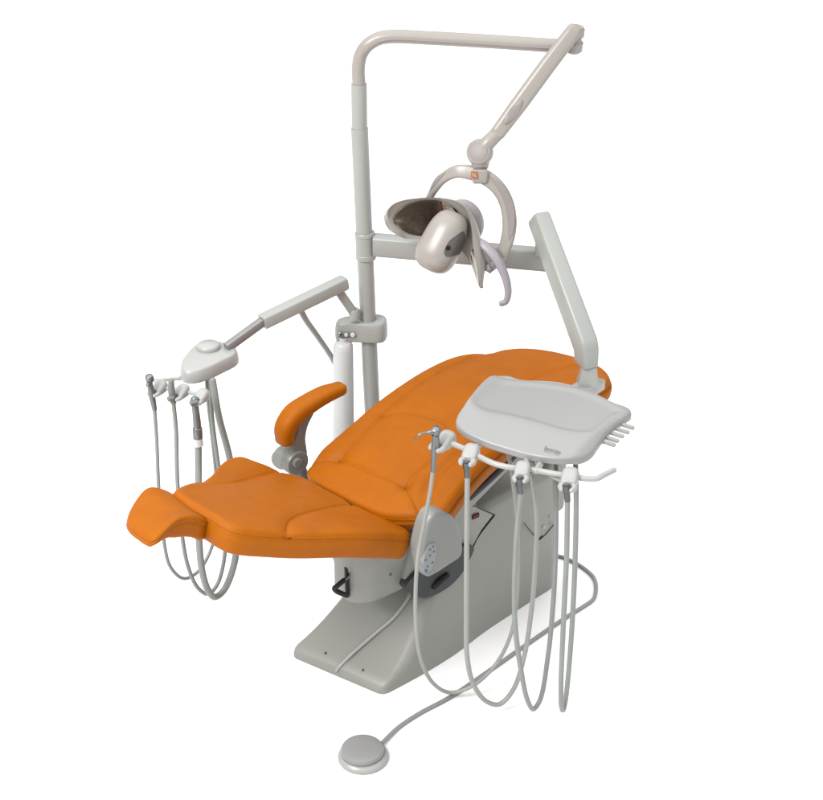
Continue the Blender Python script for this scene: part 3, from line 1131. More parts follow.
head = shell('lamp_head', 1.0, 0.016, -0.002, -0.034, M['lamp'], light, 1, NU - 2)
def mirror(name, i0, i1):
    mb = MB()
    fr, bk = [], []
    for i in range(i0, i1 + 1):
        u = (i - i0) / (i1 - i0)
        k = max(0.05, 1 - abs(2 * u - 1) ** 2.4) ** 0.5
        a_ = head_ring(i, 0.86 * k, 0.016, 0.0035)
        b_ = head_ring(i, 0.86 * k, 0.016, -0.004)
        fr.append(a_ + b_[::-1])
    mb.loft(fr)
    mb.build(name, M['mirror'], head, hard=60)


hc_ = py(464.5, 221.5, YY + 0.075)
mb = MB()
mb.loft([[hc_ + np.array([0.058, 0.0, -0.028]) * math.cos(t) * 1.0 + math.sin(t) * (np.array([0.0, 0.050, 0.0]) * math.cos(p_) + np.array([0.016, 0.0, 0.064]) * math.sin(p_)) for p_ in np.linspace(0, 2 * math.pi, 32, endpoint=False)] for t in np.linspace(0.02, math.pi - 0.02, 24)])
mb.build('back_housing', M['lamphousing'], head, hard=0)
mirror('reflector', 3, 31)
mirror('reflector', 43, 57)
# lamp pod in front of the trough
pc = py(442.5, 241.5, YY - 0.055)
la = py(457, 211, YY - 0.03) - py(427, 272, YY - 0.075)
hl = np.linalg.norm(la) / 2 * 0.94
la /= np.linalg.norm(la)
fa = np.array([-0.55, -0.80, -0.10])
fa -= la * (fa @ la)
fa /= np.linalg.norm(fa)
wa = np.cross(la, fa)


def podpt(th, ph, k=1.0):
    """th along the long axis, ph around; a fat bean with a flat side"""
    c, s = math.cos(th), math.sin(th)
    e = 0.66
    fx = math.copysign(abs(c) ** e, c)
    q = abs(s) ** e
    cp, sp = math.cos(ph), math.sin(ph)
    fp = math.copysign(abs(cp) ** 0.85, cp)
    gp = math.copysign(abs(sp) ** 0.85, sp)
    tap = 1 + 0.10 * -fx
    return pc + (la * hl * fx + fa * 0.062 * q * fp * tap + wa * 0.060 * q * gp * tap) * k


mb = MB()
mb.loft([[podpt(math.pi * (0.01 + 0.98 * i / 40), 2 * math.pi * j / 48) for j in range(48)] for i in range(41)])
lpod = mb.build('lamp_pod', M['lamp'], head, hard=0)


def pod_hit(x, y, k=1.0):
    """point of the pod seen in that direction"""
    best, bp2 = 1e9, None
    for i in range(10, 70):
        for j in range(120):
            p = podpt(math.pi * i / 80, 2 * math.pi * j / 120)
            e = np.sum((proj(p) - (x, y)) ** 2) + 400 * max(0, (p - pc) @ F_)
            if e < best:
                best, bp2 = e, (math.pi * i / 80, 2 * math.pi * j / 120)
    th0, ph0 = bp2
    for _ in range(12):
        e0_ = proj(podpt(th0, ph0)) - (x, y)
        J = np.c_[proj(podpt(th0 + 1e-4, ph0)) - (x, y) - e0_, proj(podpt(th0, ph0 + 1e-4)) - (x, y) - e0_] / 1e-4
        try:
            dlt = np.clip(np.linalg.solve(J, e0_), -0.08, 0.08)
        except np.linalg.LinAlgError:
            break
        th0, ph0 = th0 - dlt[0], ph0 - dlt[1]
    return podpt(th0, ph0, k), th0, ph0


tri = [(463.5, 231.5), (455, 236.5), (447.5, 243.5), (444, 252), (446, 256.5), (455, 255.5), (462, 253), (465, 246), (465.3, 237)]
tp = [pod_hit(x, y)[1:] for x, y in tri]
tp = closed_spline(np.array(tp), 0.06)
tc_ = tp.mean(0)
mb = MB()
mb.loft([[podpt(*((q - tc_) * s + tc_), k) for q in tp] for s, k in ((1.0, 0.98), (1.0, 1.006), (0.94, 1.010), (0.91, 1.003), (0.75, 1.003), (0.6, 1.003), (0.45, 1.003), (0.3, 1.003), (0.15, 1.003), (0.02, 1.003))])
win = mb.build('lens_window', M['recess'], lpod, hard=50)
ln, *_ = pod_hit(448, 248, 1.004)
mb = MB()
mb.lathe([(0, -0.004), (0.0075, -0.004), (0.0075, 0.002), (0.005, 0.003), (0.0045, 0.0012), (0, 0.001)], ln, ln - pc, 20)
mb.build('lens', M['black'], win)
# handle
hd = [(476, 240, -0.05), (485, 246, -0.075), (494.5, 256, -0.095), (502, 269, -0.11), (507, 283, -0.12), (508, 295, -0.125), (505.5, 302, -0.127), (501.5, 303.5, -0.128)]
mb = MB()
mb.tube([py(x, y, YY + d) for x, y, d in hd], [0.014, 0.0175, 0.0175, 0.0155, 0.0140, 0.0128, 0.0118, 0.0112], 20, flat=0.75, samples=60)
mb.build('handle', M['lamplilac'], light)
mb = MB()
mb.tube([py(478, 256, YY - 0.055), py(487, 265, YY - 0.07), py(493, 266, YY - 0.075)], [0.012, 0.012, 0.010], 16)
mb.lathe([(0, -0.02), (0.011, -0.02), (0.011, 0.015), (0.008, 0.018), (0, 0.018)], py(489, 267, YY - 0.075), (-0.4, -0.9, 0.1), 20)
mb.build('pivot_bracket', M['lamplilac'], light)
# ================================================================== DELIVERY TABLE
tab = thing('instrument_table', 'white moulded instrument tray with hanging hoses on a grey swing arm', 'instrument tray', pp(367, 247))
zA = pp(366, 244)[2]
a0 = pz(366, 244, zA)
a1 = pz(550, 260, zA)
dA = a1 - a0
LA = np.linalg.norm(dA)
dA /= LA
nA = np.cross(EZ, dA)
mb = MB()
mb.loft([[a0 + dA * t + nA * x + EZ * y for x, y in rrect(0.026 * s, 0.0335 * s, 0.011, 4)] for t, s in ((0.028, 1.0), (LA * 0.5, 1.0), (LA - 0.004, 1.0), (LA, 0.93))])
mb.build('swing_arm', M['paint'], tab)
# spring arm from the joint down to the tray
j0 = py(541, 224, a1[1] - 0.055)
j1 = py(586.5, 347, a1[1] - 0.33)
dS = j1 - j0
LS = np.linalg.norm(dS)
dS /= LS
nS = np.cross(dS, EZ)
nS /= np.linalg.norm(nS)
uS = np.cross(nS, dS)
mb = MB()
mb.lathe([(0, -0.02), (0.018, -0.02), (0.018, 0.03), (0, 0.03)], py(541, 248, a1[1] - 0.02), EZ, 24)
mb.build('joint_pin', M['paint'], tab)
mb = MB()
prof = ((-0.026, 0.80), (-0.023, 0.94), (-0.014, 1.0), (LS * 0.5, 1.04), (LS - 0.01, 1.06))
rg = [[j0 + dS * t + nS * x + uS * y for x, y in rrect(0.026 * s, 0.034 * s, 0.010, 4)] for t, s in prof]
for t, s, w_ in ((0.012, 1.04, 0.35), (0.034, 1.0, 0.7), (0.052, 0.97, 0.95), (0.056, 0.90, 1.0)):
    dd = dS * (1 - w_) - EZ * w_ * np.linalg.norm([1, 0, 0])
    dd /= np.linalg.norm(dd)
    uu = np.cross(nS, dd)
    cc_ = j1 - EZ * t * 0.9 + dS * t * 0.1
    rg.append([cc_ + nS * x + uu * y for x, y in rrect(0.026 * s, 0.034 * s, 0.010, 4)])
mb.loft(rg)
mb.build('spring_arm', M['paint'], tab, hard=30)

TZ = 0.955
ridge_px = ((500, 381), (542, 383.5), (576, 389), (597, 396.5), (614, 405), (624, 411), (612, 416.5), (602, 425.5), (593, 431.5), (578, 432.2), (558, 428.8), (535, 421.8), (510, 415.6), (486, 410.8), (470, 405), (472, 399), (480, 390.5), (489, 383.5))
ridge = closed_spline(np.array([pz(x, y, TZ)[:2] for x, y in ridge_px]), 0.006)
left_bump = pz(478, 390, TZ)[:2]


def trayM(A, h):
    return np.c_[A, TZ + np.asarray(h)]


def tray_h(A):
    d = dist_poly(A, ridge, True)
    ins = inside(A, ridge)
    out = np.where(ins, 0, d)
    h = -0.26 * np.maximum(0, np.sqrt(out ** 2 + 0.010 ** 2) - 0.010) - 1.2 * out ** 2
    dish = np.where(ins, -0.0045 * sm(d, 0.0, 0.022), 0)
    left = pz(470, 404, TZ)[:2]
    lb = dist_poly(A, np.array([pz(494, 379, TZ)[:2], pz(470, 402, TZ)[:2]]))
    bump = 0.012 * np.exp(-(lb / 0.030) ** 2)
    rp, rq = pz(591, 434, TZ)[:2], pz(626, 410, TZ)[:2]
    rd = (rq - rp) / np.linalg.norm(rq - rp)
    rr = np.maximum(0, (A - rp) @ np.array([rd[1], -rd[0]]))
    h = h - 0.75 * (np.sqrt(rr ** 2 + 0.008 ** 2) - 0.008)
    return h + dish + bump


def Tr(x, y, h=0.0):
    return solve(x, y, trayM, tray_h, h, (0.3, 3.75))


tray_out = [Tr(*p) for p in ((492, 376.8), (501, 377.5), (520, 379.2), (542, 380.6), (557, 381.8), (576, 386), (596, 393.3), (615, 402.5), (626, 406.3), (631, 410), (631.5, 414), (627, 417.5, 0), (617, 424, 0), (608, 432, 0), (600, 442, 0), (591, 453.5, 0), (577, 458.5, 0), (561.5, 458.5, 0), (537, 455.8, 0), (508, 448.5, 0), (479, 438.5, 0), (461, 429, 0), (456, 422), (458.5, 413), (467, 400), (477, 387.5), (485, 379.5))]
tray = solid('tray', tray_out, trayM, tray_h, 0.022, 0.006, M['tray'], tab, (), grid=0.007, rb=0.008, step=0.005)
# lettering printed on the front apron
ta = Tr(543.8, 449.6)
tb = Tr(560, 454.4)
tdir = (tb - ta) / np.linalg.norm(tb - ta)
tnor = np.array([-tdir[1], tdir[0]])
tw = np.linalg.norm(tb - ta)


def stamp(s, width, off, m, name):
    V, Fc = text_mesh(s, 1.0)
    V = np.array(V)
    w = V[:, 0].max() - V[:, 0].min()
    k = width / w
    A = (ta + tb) / 2 + np.outer(V[:, 0] * k, tdir) + np.outer((V[:, 1]) * k * 1.6 + off, tnor)
    mb = MB()
    mb.add(trayM(A, tray_h(A) + 0.0007), Fc)
    mb.build(name, m, tray, smooth=False, hard=0)


stamp('Beaverstate', tw, 0.0, M['ink'], 'lettering')
stamp('DENTAL SYSTEMS', tw * 0.92, -0.0065, M['inkpale'], 'lettering')
# block that carries the tray
zb = TZ - 0.005
mb = MB()
bc = py(588.5, 374, j1[1] - 0.005)
bz = bc[2]
mb.loft([[bc + np.array([x, y, z]) for x, y in rrect(hx, hy, 0.006, 3)] for z, hx, hy in ((-0.035, 0.031, 0.031), (-0.03, 0.032, 0.032), (0.0, 0.025, 0.027), (0.03, 0.021, 0.023))])
e_ = np.array([-0.62, -0.78, 0])
mb.box(bc + np.array([0.0, 0.0, -0.045]) + e_ * 0.055, e_, np.array([0.78, -0.62, 0]), EZ, 0.105, 0.031, 0.017, 0.005)
mb.build('tray_block', M['paint'], tab)
# pegs under the right edge
for x, y, ex, ey in ((602.5, 441.5, 607, 445.5), (606, 437.5, 612.5, 442.5), (611, 433, 618, 438.5), (616.5, 429, 623.5, 434), (621.5, 424.5, 629.5, 430)):
    p = Tr(x, y, -0.018)
    P1 = trayM(p[None], tray_h(p[None]) - 0.018)[0]
    P2 = P1 + np.array([0.030, -0.012, -0.004])
    mb = MB()
    mb.tube([P1 - np.array([0.02, -0.008, -0.004]), P2], 0.0062, 14, smooth_path=False)
    mb.build('peg', M['hose_pale'], tab)
# holder bar
HZ = 0.905
bar_px = ((441, 440), (452, 443.5), (466, 449.5), (480, 457), (494, 463.5), (508, 467), (524, 468.8), (540, 471), (556, 474), (572, 476.5), (586, 478.6), (597, 478.6), (604, 475), (614, 470))
bar = [pz(x, y, HZ) for x, y in bar_px]
mb = MB()
mb.tube(bar, 0.0078, 16, samples=90)
for (x0, y0, x1, y1) in ((479, 436, 471, 451), (541, 455, 536, 471), (527, 452, 519, 469)):
    q_ = pz(x1, y1, HZ)
    mb.tube([q_, q_ + np.array([(x0 - x1) / 335.0, 0.05, -0.010]), q_ + np.array([(x0 - x1) / 335.0, 0.11, -0.012])], 0.0085, 12, smooth_path=False)
mb.build('holder_bar', M['plastic'], tab)
mb = MB()
for (L) in (((533, 458), (542, 470), (552, 477), (562, 482)), ((540, 462), (532, 472), (528, 476), (524, 474))):
    mb.tube([pz(x, y, HZ - 0.01) for x, y in L], 0.0042, 10)
mb.build('air_line', M['hose'], tab)
mb = MB()
mb.box(pz(540, 452, HZ - 0.02) + np.array([0, 0.06, 0]), R_, np.array([0, 1.0, 0]), EZ, 0.055, 0.045, 0.018, 0.008)
mb.build('valve_box', M['hose'], tab)


def holder(parent, cpos, d, scale, m):
    """hook-shaped holder: rounded saddle round the bar, two jaws reaching out along d"""
    d = np.array(d, float)
    d /= np.linalg.norm(d)
    s = np.cross(EZ, d)
    mb = MB()
    k = scale
    st = [(-0.024, 0.013, 0.010, 0.002), (-0.020, 0.019, 0.018, 0.0), (-0.010, 0.022, 0.022, -0.001), (0.002, 0.022, 0.021, -0.002), (0.014, 0.021, 0.016, -0.006), (0.026, 0.019, 0.012, -0.009)]
    rg = []
    for t, hw, hh, zc_ in st:
        rg.append([cpos + d * t * k + s * x * k + EZ * (y + zc_) * k for x, y in rrect(hw, hh, min(hw, hh) * 0.7, 4)])
    rg = [shrink(rg[0], 0.5, -d * 0.003 * k)] + rg + [shrink(rg[-1], 0.8, d * 0.002 * k)]
    mb.loft(rg)
    # jaws
    for sg in (-1, 1):
        mb.tube([cpos + d * 0.022 * k + s * sg * 0.012 * k - EZ * 0.009 * k, cpos + d * 0.036 * k + s * sg * 0.0165 * k - EZ * 0.009 * k, cpos + d * 0.048 * k + s * sg * 0.0125 * k - EZ * 0.009 * k],
                [0.0095 * k, 0.0078 * k, 0.0064 * k], 12, samples=12)
    mb.build('holder', m, parent, hard=60)
    return cpos + d * 0.042 * k - EZ * 0.009 * k


hold_px = ((446, 440.5, (432.8, 450)), (471, 453.5, (466.3, 463)), (522.5, 470.5, (520, 480)), (570, 478, (566.8, 488.5)))
spots = []
for x, y, tgt in hold_px:
    c = pz(x, y - 1, HZ + 0.004)
    t = pz(*tgt, HZ - 0.005)
    dd = t - c
    dd[2] = 0
    L = np.linalg.norm(dd)
    spots.append((holder(tab, c, dd, min(1.1, max(0.9, L / 0.042)) * (1.0 if x > 450 else 0.95), M['plastic']), c))

GR = 'instruments hanging from the tray holders'
# air water syringe
Y0 = spots[0][0][1]
syr = thing('syringe', 'steel air and water syringe with a bent nozzle, first holder of the tray bar', 'syringe', py(434, 440, Y0), GR)
mb = MB()
mb.tube([py(435.3, 437, Y0), py(434.2, 452, Y0), py(433.2, 470.5, Y0)], [0.0088, 0.0085, 0.0075], 18)
mb.build('body', M['greymetal'], syr)
mb = MB()
mb.lathe([(0, -0.013), (0.009, -0.013), (0.0125, -0.008), (0.0135, 0.002), (0.0125, 0.011), (0.008, 0.015), (0, 0.016)], py(435.8, 431.5, Y0), (0.15, -0.3, 1), 24)
mb.lathe([(0, 0), (0.0068, 0), (0.0068, 0.012), (0.005, 0.016), (0, 0.016)], py(433.5, 432, Y0 - 0.008), (-1, -0.1, -0.05), 18)
hd_ = mb.build('head', M['steel'], syr)
mb = MB()
mb.tube([py(432, 432, Y0 - 0.01), py(424, 433, Y0 - 0.013), py(419.5, 434.6, Y0 - 0.015), py(414.2, 440, Y0 - 0.016)], [0.0034, 0.0032, 0.0030, 0.0026], 12, samples=30)
mb.build('nozzle', M['steel'], hd_)
mb = MB()
mb.tube([py(437.3, 437, Y0 - 0.004), py(437.6, 449, Y0 - 0.004)], 0.0055, 12)
mb.build('push_button', M['greymetal'], syr)
mb = MB()
Yb = 3.62
mb.tube([py(433, 470, Y0), py(430, 492, Y0), py(424.3, 521, Y0), py(418.2, 555, Y0), py(415.6, 590, Y0), py(416.3, 630, Y0 - .01), py(421, 660, Y0 - .01), py(434, 684, Y0 + .02), py(451, 692.5, Y0 + 0.05), py(473, 685.5, Yb - 0.05), py(496, 664, Yb), py(511, 634, Yb + .02), py(516.5, 600, Yb + .03), py(518, 555, Yb + .03), py(516, 510, Yb + .03), py(511, 470, Yb + .05), py(507, 446, Yb + 0.08)], 0.0058, 14, samples=120)
mb.build('hose', M['hose_pale'], syr)


def handpiece(label, Y, nib, pts, m, loc, rad=0.0072):
    root = thing('handpiece_hose', label, 'handpiece hose', loc, GR)
    mb = MB()
    (x0, y0), (x1, y1) = nib
    P0, P1 = py(x0, y0, Y), py(x1, y1, Y)
    dv = P1 - P0
    L = np.linalg.norm(dv)
    mb.lathe([(0.0035, 0.004), (0.0065, 0), (0.0098, 0), (0.0102, 0.004), (0.0100, L * 0.45), (0.0082, L * 0.5), (0.0080, L), (0, L)], P0, dv, 20)
    c = mb.build('connector', M['darksteel'], root)
    mb = MB()
    mb.lathe([(0, 0.003), (0.0062, 0.003), (0.0066, 0.0), (0.0064, -0.0035), (0, -0.004)], P0 + dv / L * 0.001, dv, 16)
    mb.build('coupling_face', M['recess'], c)
    mb = MB()
    mb.tube(pts, rad, 14, samples=130)
    mb.build('hose', m, root)
    return root


Y1 = spots[1][0][1]
handpiece('pale handpiece hose with a dark connector, second holder of the tray bar beside the syringe', Y1, ((466.5, 462), (467.5, 477)),
          [py(467.3, 476, Y1), py(467, 500, Y1), py(466.6, 560, Y1), py(466.4, 615, Y1), py(467, 655, Y1), py(473, 683, Y1 + 0.02), py(486, 701, Y1 + 0.04), py(500, 704, Y1 + .06), py(513, 690, Y1 + .08), py(524, 657, Y1 + .09), py(531.5, 610, Y1 + .1), py(535.3, 560, Y1 + .1), py(536.5, 515, Y1 + .1), py(532, 480, Y1 + .13), py(527, 452, Y1 + 0.2)],
          M['hose_pale'], py(467, 465, Y1))
Y2 = spots[2][0][1]
handpiece('grey handpiece hose with a dark connector, third holder below the printed tray edge', Y2, ((519.8, 477.5), (521, 493)),
          [py(521, 492, Y2), py(519, 510, Y2), py(516.3, 540, Y2), py(514.6, 580, Y2), py(515, 622, Y2), py(520, 664, Y2), py(527.5, 700, Y2 + .01), py(533.8, 709, Y2 + .03), py(540, 700, Y2 + 0.05), py(548, 656, Y2 + .08), py(553, 606, Y2 + .09), py(555.5, 557, Y2 + .1), py(556.2, 495, Y2 + .13), py(556, 455, Y2 + 0.22)],
          M['hose'], py(520, 480, Y2))
Y3 = spots[3][0][1]
handpiece('grey handpiece hose hanging in a narrow loop from the last holder by the bar end', Y3, ((566.6, 485), (567.6, 501)),
          [py(567.5, 500, Y3), py(567.3, 520, Y3), py(566.6, 557, Y3), py(563.5, 622, Y3), py(561, 686, Y3), py(561.5, 707, Y3 + .01), py(563, 710.5, Y3 + .02), py(565.2, 702, Y3 + 0.03), py(570, 655, Y3 + .06), py(574, 590, Y3 + .08), py(576, 525, Y3 + .09), py(576.2, 490, Y3 + .12), py(575.5, 458, Y3 + 0.20)],
          M['hose'], py(567, 488, Y3))

# ================================================================== ASSISTANT ARM
aa = thing('assistant_arm', 'pale grey telescopic assistant arm reaching left from the post clamp', 'assistant arm', cb(-0.06, 0, 0.03))
# riser from the clamp
sl0 = py(342, 283.5, PY - 0.05)
sl1 = py(262, 322, PY - 0.22)
mb = MB()
l0, l1 = py(354.5, 314, PY - 0.03), py(337.5, 289, PY - 0.05)
dv = l1 - l0
dv /= np.linalg.norm(dv)
sv = np.cross(dv, np.array([0, 1.0, 0]))
sv /= np.linalg.norm(sv)
fv = np.cross(sv, dv)
LL = np.linalg.norm(l1 - l0)
mb.loft([[l0 + dv * t + sv * x + fv * y for x, y in rrect(0.0135, 0.011, 0.004, 3)] for t in (-0.012, LL)])
mb.lathe([(0, -0.01), (0.018, -0.01), (0.018, 0.018), (0.014, 0.024), (0, 0.024)], l0 - EZ * 0.006, EZ, 24)
mb.build('riser', M['paint'], aa)
mb = MB()
dv = sl1 - sl0
LL = np.linalg.norm(dv)
dv /= LL
sv = np.cross(dv, EZ)
sv /= np.linalg.norm(sv)
uv = np.cross(sv, dv)
mb.loft([[sl0 + dv * t + sv * x + uv * y for x, y in rrect(0.0215 * s, 0.0205 * s, 0.006, 4)] for t, s in ((-0.014, 0.8), (-0.011, 0.94), (-0.004, 1.0), (LL * 0.5, 1.0), (LL - 0.003, 1.0), (LL, 0.93))])
slv = mb.build('sleeve', M['paint'], aa)
mb = MB()
m1 = py(231, 344.5, PY - 0.31)
m0 = sl1
dm = m1 - m0
Lm = np.linalg.norm(dm)
dm /= Lm
mb.loft([[m0 + dm * t + sv * x + uv * y for x, y in rrect(0.0125, 0.0125, 0.002, 2)] for t in (-0.05, Lm + 0.02)])
mb.build('sliding_bar', M['barmetal'], slv)
mb = MB()
mb.tube([py(300, 309, PY - 0.12), py(306, 320, PY - 0.11), py(318, 337, PY - 0.06), py(332, 358, PY - 0.0), py(345, 385, PY + 0.03)], [0.0105, 0.0098, 0.0095, 0.0095, 0.0095], 14)
mb.build('umbilical', M['paint'], aa)
# head
AY = PY - 0.34
AZh = py(209, 352, AY)[2]
head_px = ((181, 362), (186, 354), (194, 345.5), (202, 340.8), (210, 339.5), (222, 341.5), (233, 344.5), (237, 349), (235, 354), (222, 361), (208, 367.5), (196, 371), (186, 371), (181.5, 368))
hpn = closed_spline(np.array([pz(x, y, AZh)[:2] for x, y in head_px]), 0.006)
mb = MB()
hc = hpn.mean(0)
rg = []
for z, s in ((-0.040, 0.985), (-0.039, 1.035), (-0.034, 1.055), (-0.012, 1.02), (-0.003, 0.985), (0.001, 0.95), (0.002, 0.90)):
    rg.append([(*((q - hc) * s + hc), AZh + z) for q in hpn])
mb.loft(rg)
hd_ = mb.build('arm_head', M['plastic'], aa, hard=60)
mb = MB()
mb.lathe([(0, -0.004), (0.035, -0.004), (0.036, 0.004), (0.034, 0.010), (0.030, 0.013), (0, 0.0145)], pz(208.5, 347.5, AZh + 0.004), EZ, 40)
mb.build('round_cap', M['plastic'], hd_)
for sx in (-0.034, 0.034):
    mb = MB()
    mb.box(pz(208.5, 347.5, AZh + 0.001) + np.array([sx * 0.93, -0.008, 0.0035]), R_, np.array([0, 1.0, 0]), EZ, 0.003, 0.004, 0.005, 0.001)
    mb.build('cap_notch', M['gap'], hd_)
mb = MB()
mb.lathe([(0, 0), (0.014, 0), (0.014, 0.014), (0.011, 0.018), (0, 0.018)], pz(197, 378, AZh - 0.045) - EZ * 0.006, EZ, 20)
az_ = AZh - 0.040
mb.tube([pz(197, 377, az_), pz(180, 378.3, az_), pz(162, 380, az_), pz(155, 381, az_)], 0.0062, 12)
mb.tube([pz(155, 381, az_), pz(165, 387.5, az_), pz(178, 390, az_), pz(190, 392.5, az_), pz(203, 396, az_)], 0.0066, 12)
mb.build('holder_bar', M['plastic'], aa)
AGR = 'instruments hanging from the assistant arm'
asp = []
for x, y, tx, ty in ((160, 387, 152, 396), (182, 391, 174, 400), (202, 395.5, 195, 404)):
    c = pz(x, y, az_ + 0.003)
    t = pz(tx, ty, az_)
    dd = t - c
    dd[2] = 0
    dd /= np.linalg.norm(dd)
    asp.append(holder(aa, c, dd + np.array([-0.25, 0, 0]), 0.85, M['plastic']))

Ya = asp[0][1]
s2 = thing('syringe', 'grey air and water syringe in the outermost holder of the assistant arm', 'syringe', py(150, 385, Ya), AGR)
mb = MB()
mb.tube([py(149.5, 382, Ya), py(152, 396, Ya), py(154.6, 409.5, Ya)], [0.0088, 0.0098, 0.0075], 18)
mb.build('body', M['greymetal'], s2)
mb = MB()
mb.lathe([(0, -0.011), (0.008, -0.011), (0.0125, -0.006), (0.0130, 0.003), (0.0105, 0.010), (0.006, 0.013), (0, 0.0135)], py(149.6, 378.5, Ya), (-0.1, -0.2, 1), 24)
mb.lathe([(0, 0), (0.006, 0), (0.006, 0.012), (0.004, 0.015), (0, 0.015)], py(149, 383, Ya - 0.006), (-0.2, -1, -0.1), 16)
mb.build('head', M['steel'], s2)
mb = MB()
mb.tube([py(154.5, 409, Ya), py(156.6, 440, Ya), py(158.8, 490, Ya), py(163, 535, Ya), py(170.5, 567, Ya + .02), py(184, 578.5, Ya + .05), py(198, 571.5, Ya + .1), py(209, 554, Ya + .15), py(216, 530, Ya + .18), py(217, 490, Ya + .18), py(213.5, 450, Ya + .18), py(208, 400, Ya + .15), py(206.5, 378, Ya + 0.16)], 0.0058, 12, samples=110)
mb.build('hose', M['hose'], s2)

Yb2 = asp[1][1]
s3 = thing('suction_handpiece', 'slim grey saliva ejector in the middle holder of the assistant arm', 'suction handpiece', py(173, 390, Yb2), AGR)
mb = MB()
mb.tube([py(171.2, 381, Yb2), py(171.6, 392, Yb2), py(173.4, 402, Yb2)], [0.0085, 0.0105, 0.0095], 16)
mb.lathe([(0, -0.008), (0.0075, -0.008), (0.0085, 0), (0.0075, 0.01), (0, 0.012)], py(171, 398.5, Yb2 - 0.012), (-1, -0.6, 0), 16)
mb.build('body', M['armgrey'], s3)
mb = MB()
mb.tube([py(173.2, 401, Yb2), py(176, 430, Yb2), py(177.3, 480, Yb2), py(182, 535, Yb2), py(188.5, 568, Yb2 + .02), py(198, 588, Yb2 + .04), py(208, 594, Yb2 + .06), (py(217, 585, Yb2 + .1)), py(224, 560, Yb2 + .13), py(225, 520, Yb2 + .15), py(219, 470, Yb2 + .15), py(212, 415, Yb2 + .12), py(210.5, 378, Yb2 + 0.14)], 0.0066, 12, samples=110)
mb.build('hose', M['hose'], s3)

Yc = asp[2][1]
s4 = thing('suction_handpiece', 'thick suction handpiece with a white collar in the inner holder of the assistant arm', 'suction handpiece', py(197, 400, Yc), AGR)
mb = MB()
mb.tube([py(194.5, 399, Yc), py(195.5, 409, Yc), py(196.8, 420, Yc), py(197.5, 429.5, Yc)], [0.011, 0.0105, 0.0115, 0.0125], 18)
mb.lathe([(0, -0.010), (0.008, -0.010), (0.009, 0), (0.008, 0.010), (0, 0.012)], py(194, 403, Yc - 0.012), (-1, -0.5, 0), 16)
mb.build('body', M['greymetal'], s4)
mb = MB()
mb.tube([py(197.4, 429, Yc), py(198, 437, Yc)], 0.0145, 20, smooth_path=False)
mb.lathe([(0, 0), (0.013, 0), (0.013, 0.004), (0, 0.004)], py(197.4, 430, Yc), EZ, 20)
mb.build('valve', M['greymetal'], s4)
mb = MB()
mb.lathe([(0.0, 0.0), (0.0155, 0.0), (0.0155, 0.008), (0.0150, 0.024), (0, 0.024)], py(198.2, 445, Yc), EZ, 24)
mb.build('collar', M['bottle'], s4)
mb = MB()
mb.tube([py(198.3, 443, Yc), py(198.4, 460, Yc), py(198.6, 500, Yc), py(199, 540, Yc), py(202, 570, Yc), py(208, 590, Yc + .02), py(215.5, 597, Yc + .05), py(224, 590, Yc + 0.08), py(232.5, 570, Yc + .1), py(237, 545, Yc + .13), py(237, 500, Yc + .15), py(229, 455, Yc + .15), py(218.5, 415, Yc + .12), py(212.5, 380, Yc + 0.14)], 0.0108, 16, samples=120)
mb.build('hose', M['hose'], s4)

# ================================================================== FOOT PEDAL
pc0 = pz(363.5, 757.5, 0.0)
ped = thing('foot_pedal', 'round grey foot pedal with a long cord lying on the white floor', 'foot pedal', (pc0[0], pc0[1], 0))
mb = MB()
mb.lathe([(0, 0.0), (0.072, 0.0), (0.0735, 0.003), (0.0735, 0.007), (0.070, 0.013), (0.064, 0.0175), (0.0, 0.018)], (pc0[0], pc0[1], 0.0), EZ, 64)
mb.build('pedal_base', M['paint'], ped)
mb = MB()
mb.lathe([(0, 0.016), (0.0605, 0.016), (0.0618, 0.020), (0.0615, 0.028), (0.059, 0.0325), (0.053, 0.0350), (0.035, 0.0372), (0.0, 0.0385)], (pc0[0] - 0.003, pc0[1] + 0.003, 0.0), EZ, 64)
mb.build('pedal_disc', M['pedal'], ped)
cord = [pz(382, 743, 0.012), pz(390, 735, 0.009), pz(400, 726, 0.0065), pz(420, 713, 0.0065), pz(450, 697, 0.0065), pz(490, 670, 0.0065), pz(530, 642, 0.0065), pz(565, 618, 0.0065), pz(584, 606, 0.0065), pz(593, 599.5, 0.0065), pz(596, 590, 0.0065), pz(594, 578, 0.0065), pz(585, 569, 0.0065), pz(572, 561, 0.0065), pz(558, 556, 0.0065), bs(0.86, 0.15, 0.012), bs(0.78, 0.15, 0.03)]
mb = MB()
mb.tube(cord, 0.0064, 12, samples=120)
mb.build('cord', M['hose'], ped)

# pale cable on the sloping front of the base
cab = [(411.5, 590), (409, 597), (402, 608), (392, 620), (378, 632), (364, 644), (350, 656.5), (338, 669), (336.5, 671.5)]
pts = []
for x, y in cab:
    p = base_hit(x, y)
    pts.append(p + EZ * 0.003 - ray(x, y) * 0.002)
mb = MB()
mb.tube(pts, 0.0058, 12, samples=60)
cable = mb.build('cable', M['plastic'], None)
cable['label'] = 'thin pale cable running down the sloping front of the chair base'
cable['category'] = 'cable'

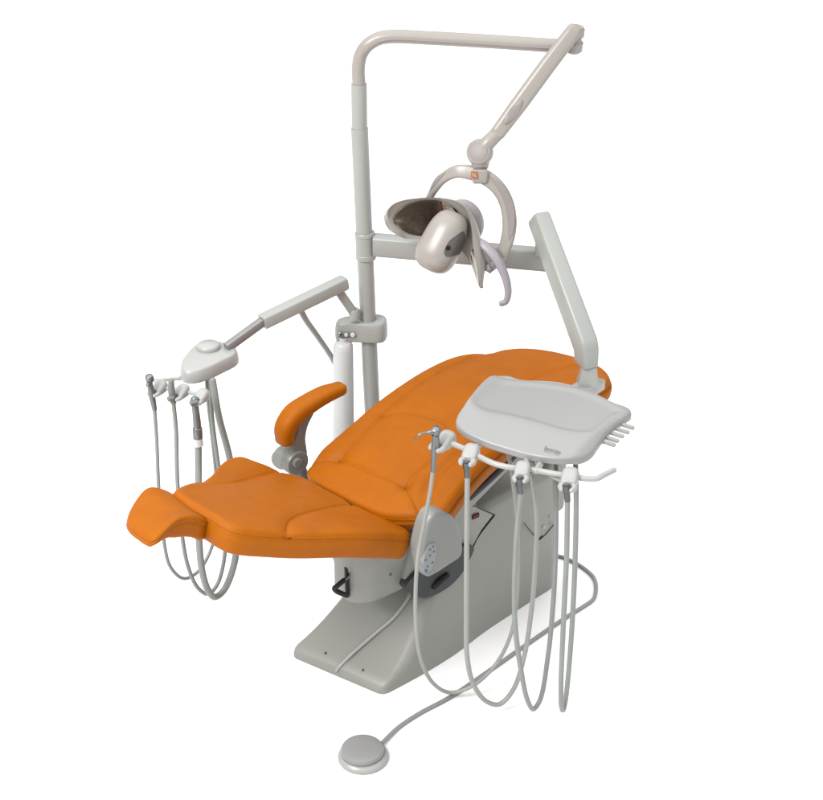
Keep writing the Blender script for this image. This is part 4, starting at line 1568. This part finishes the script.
# ================================================================== FLOOR, LIGHT, CAMERA
me = bpy.data.meshes.new('floor')
s = 60
me.from_pydata([(-s, -s, 0), (s, -s, 0), (s, s, 0), (-s, s, 0)], [], [(0, 1, 2, 3)])
fl_ = link('floor', me, M['floor'], None, False)
fl_['kind'] = 'structure'

w = bpy.data.worlds.new("World")
SC.world = w
w.use_nodes = True
nt = w.node_tree
bg = nt.nodes['Background']
tc = nt.nodes.new('ShaderNodeTexCoord')
sep = nt.nodes.new('ShaderNodeSeparateXYZ')
nt.links.new(tc.outputs['Generated'], sep.inputs[0])
mr = nt.nodes.new('ShaderNodeMapRange')
mr.inputs['From Min'].default_value = 0.0
mr.inputs['From Max'].default_value = 1.0
mr.inputs['To Min'].default_value = 0.3
mr.inputs['To Max'].default_value = 3.0
pw = nt.nodes.new('ShaderNodeMath')
pw.operation = 'POWER'
pw.inputs[1].default_value = 1.5
pw.use_clamp = True
nt.links.new(sep.outputs['Z'], pw.inputs[0])
nt.links.new(pw.outputs[0], mr.inputs['Value'])
nt.links.new(mr.outputs['Result'], bg.inputs['Strength'])
bg.inputs['Color'].default_value = (1.0, 1.0, 1.0, 1)


def area(name, loc, target, size, power, col=(1, 1, 1)):
    L = bpy.data.lights.new(name, 'AREA')
    L.shape = 'RECTANGLE'
    L.size, L.size_y = size
    L.energy = power
    L.color = col
    o = bpy.data.objects.new(name, L)
    COL.objects.link(o)
    o.location = loc
    o.rotation_euler = (Vector(target) - Vector(loc)).to_track_quat('-Z', 'Y').to_euler()
    return o


area('softbox', (-2.7, 1.2, 3.9), (0.0, 3.8, 0.4), (2.0, 2.0), 250, (1.0, 0.99, 0.975))

cam = bpy.data.cameras.new('camera')
cam.sensor_width = 36
cam.sensor_fit = 'HORIZONTAL'
cam.lens = FPX / 823 * 36
cam.clip_end = 200
co = bpy.data.objects.new('camera', cam)
COL.objects.link(co)
co.location = (0, 0, CAMH)
co.rotation_euler = (math.radians(90) - TH, 0, 0)
SC.camera = co
SC.view_settings.view_transform = 'Standard'
SC.view_settings.look = 'None'
SC.view_settings.exposure = 0
SC.view_settings.gamma = 1
SC.cycles.max_bounces = 8
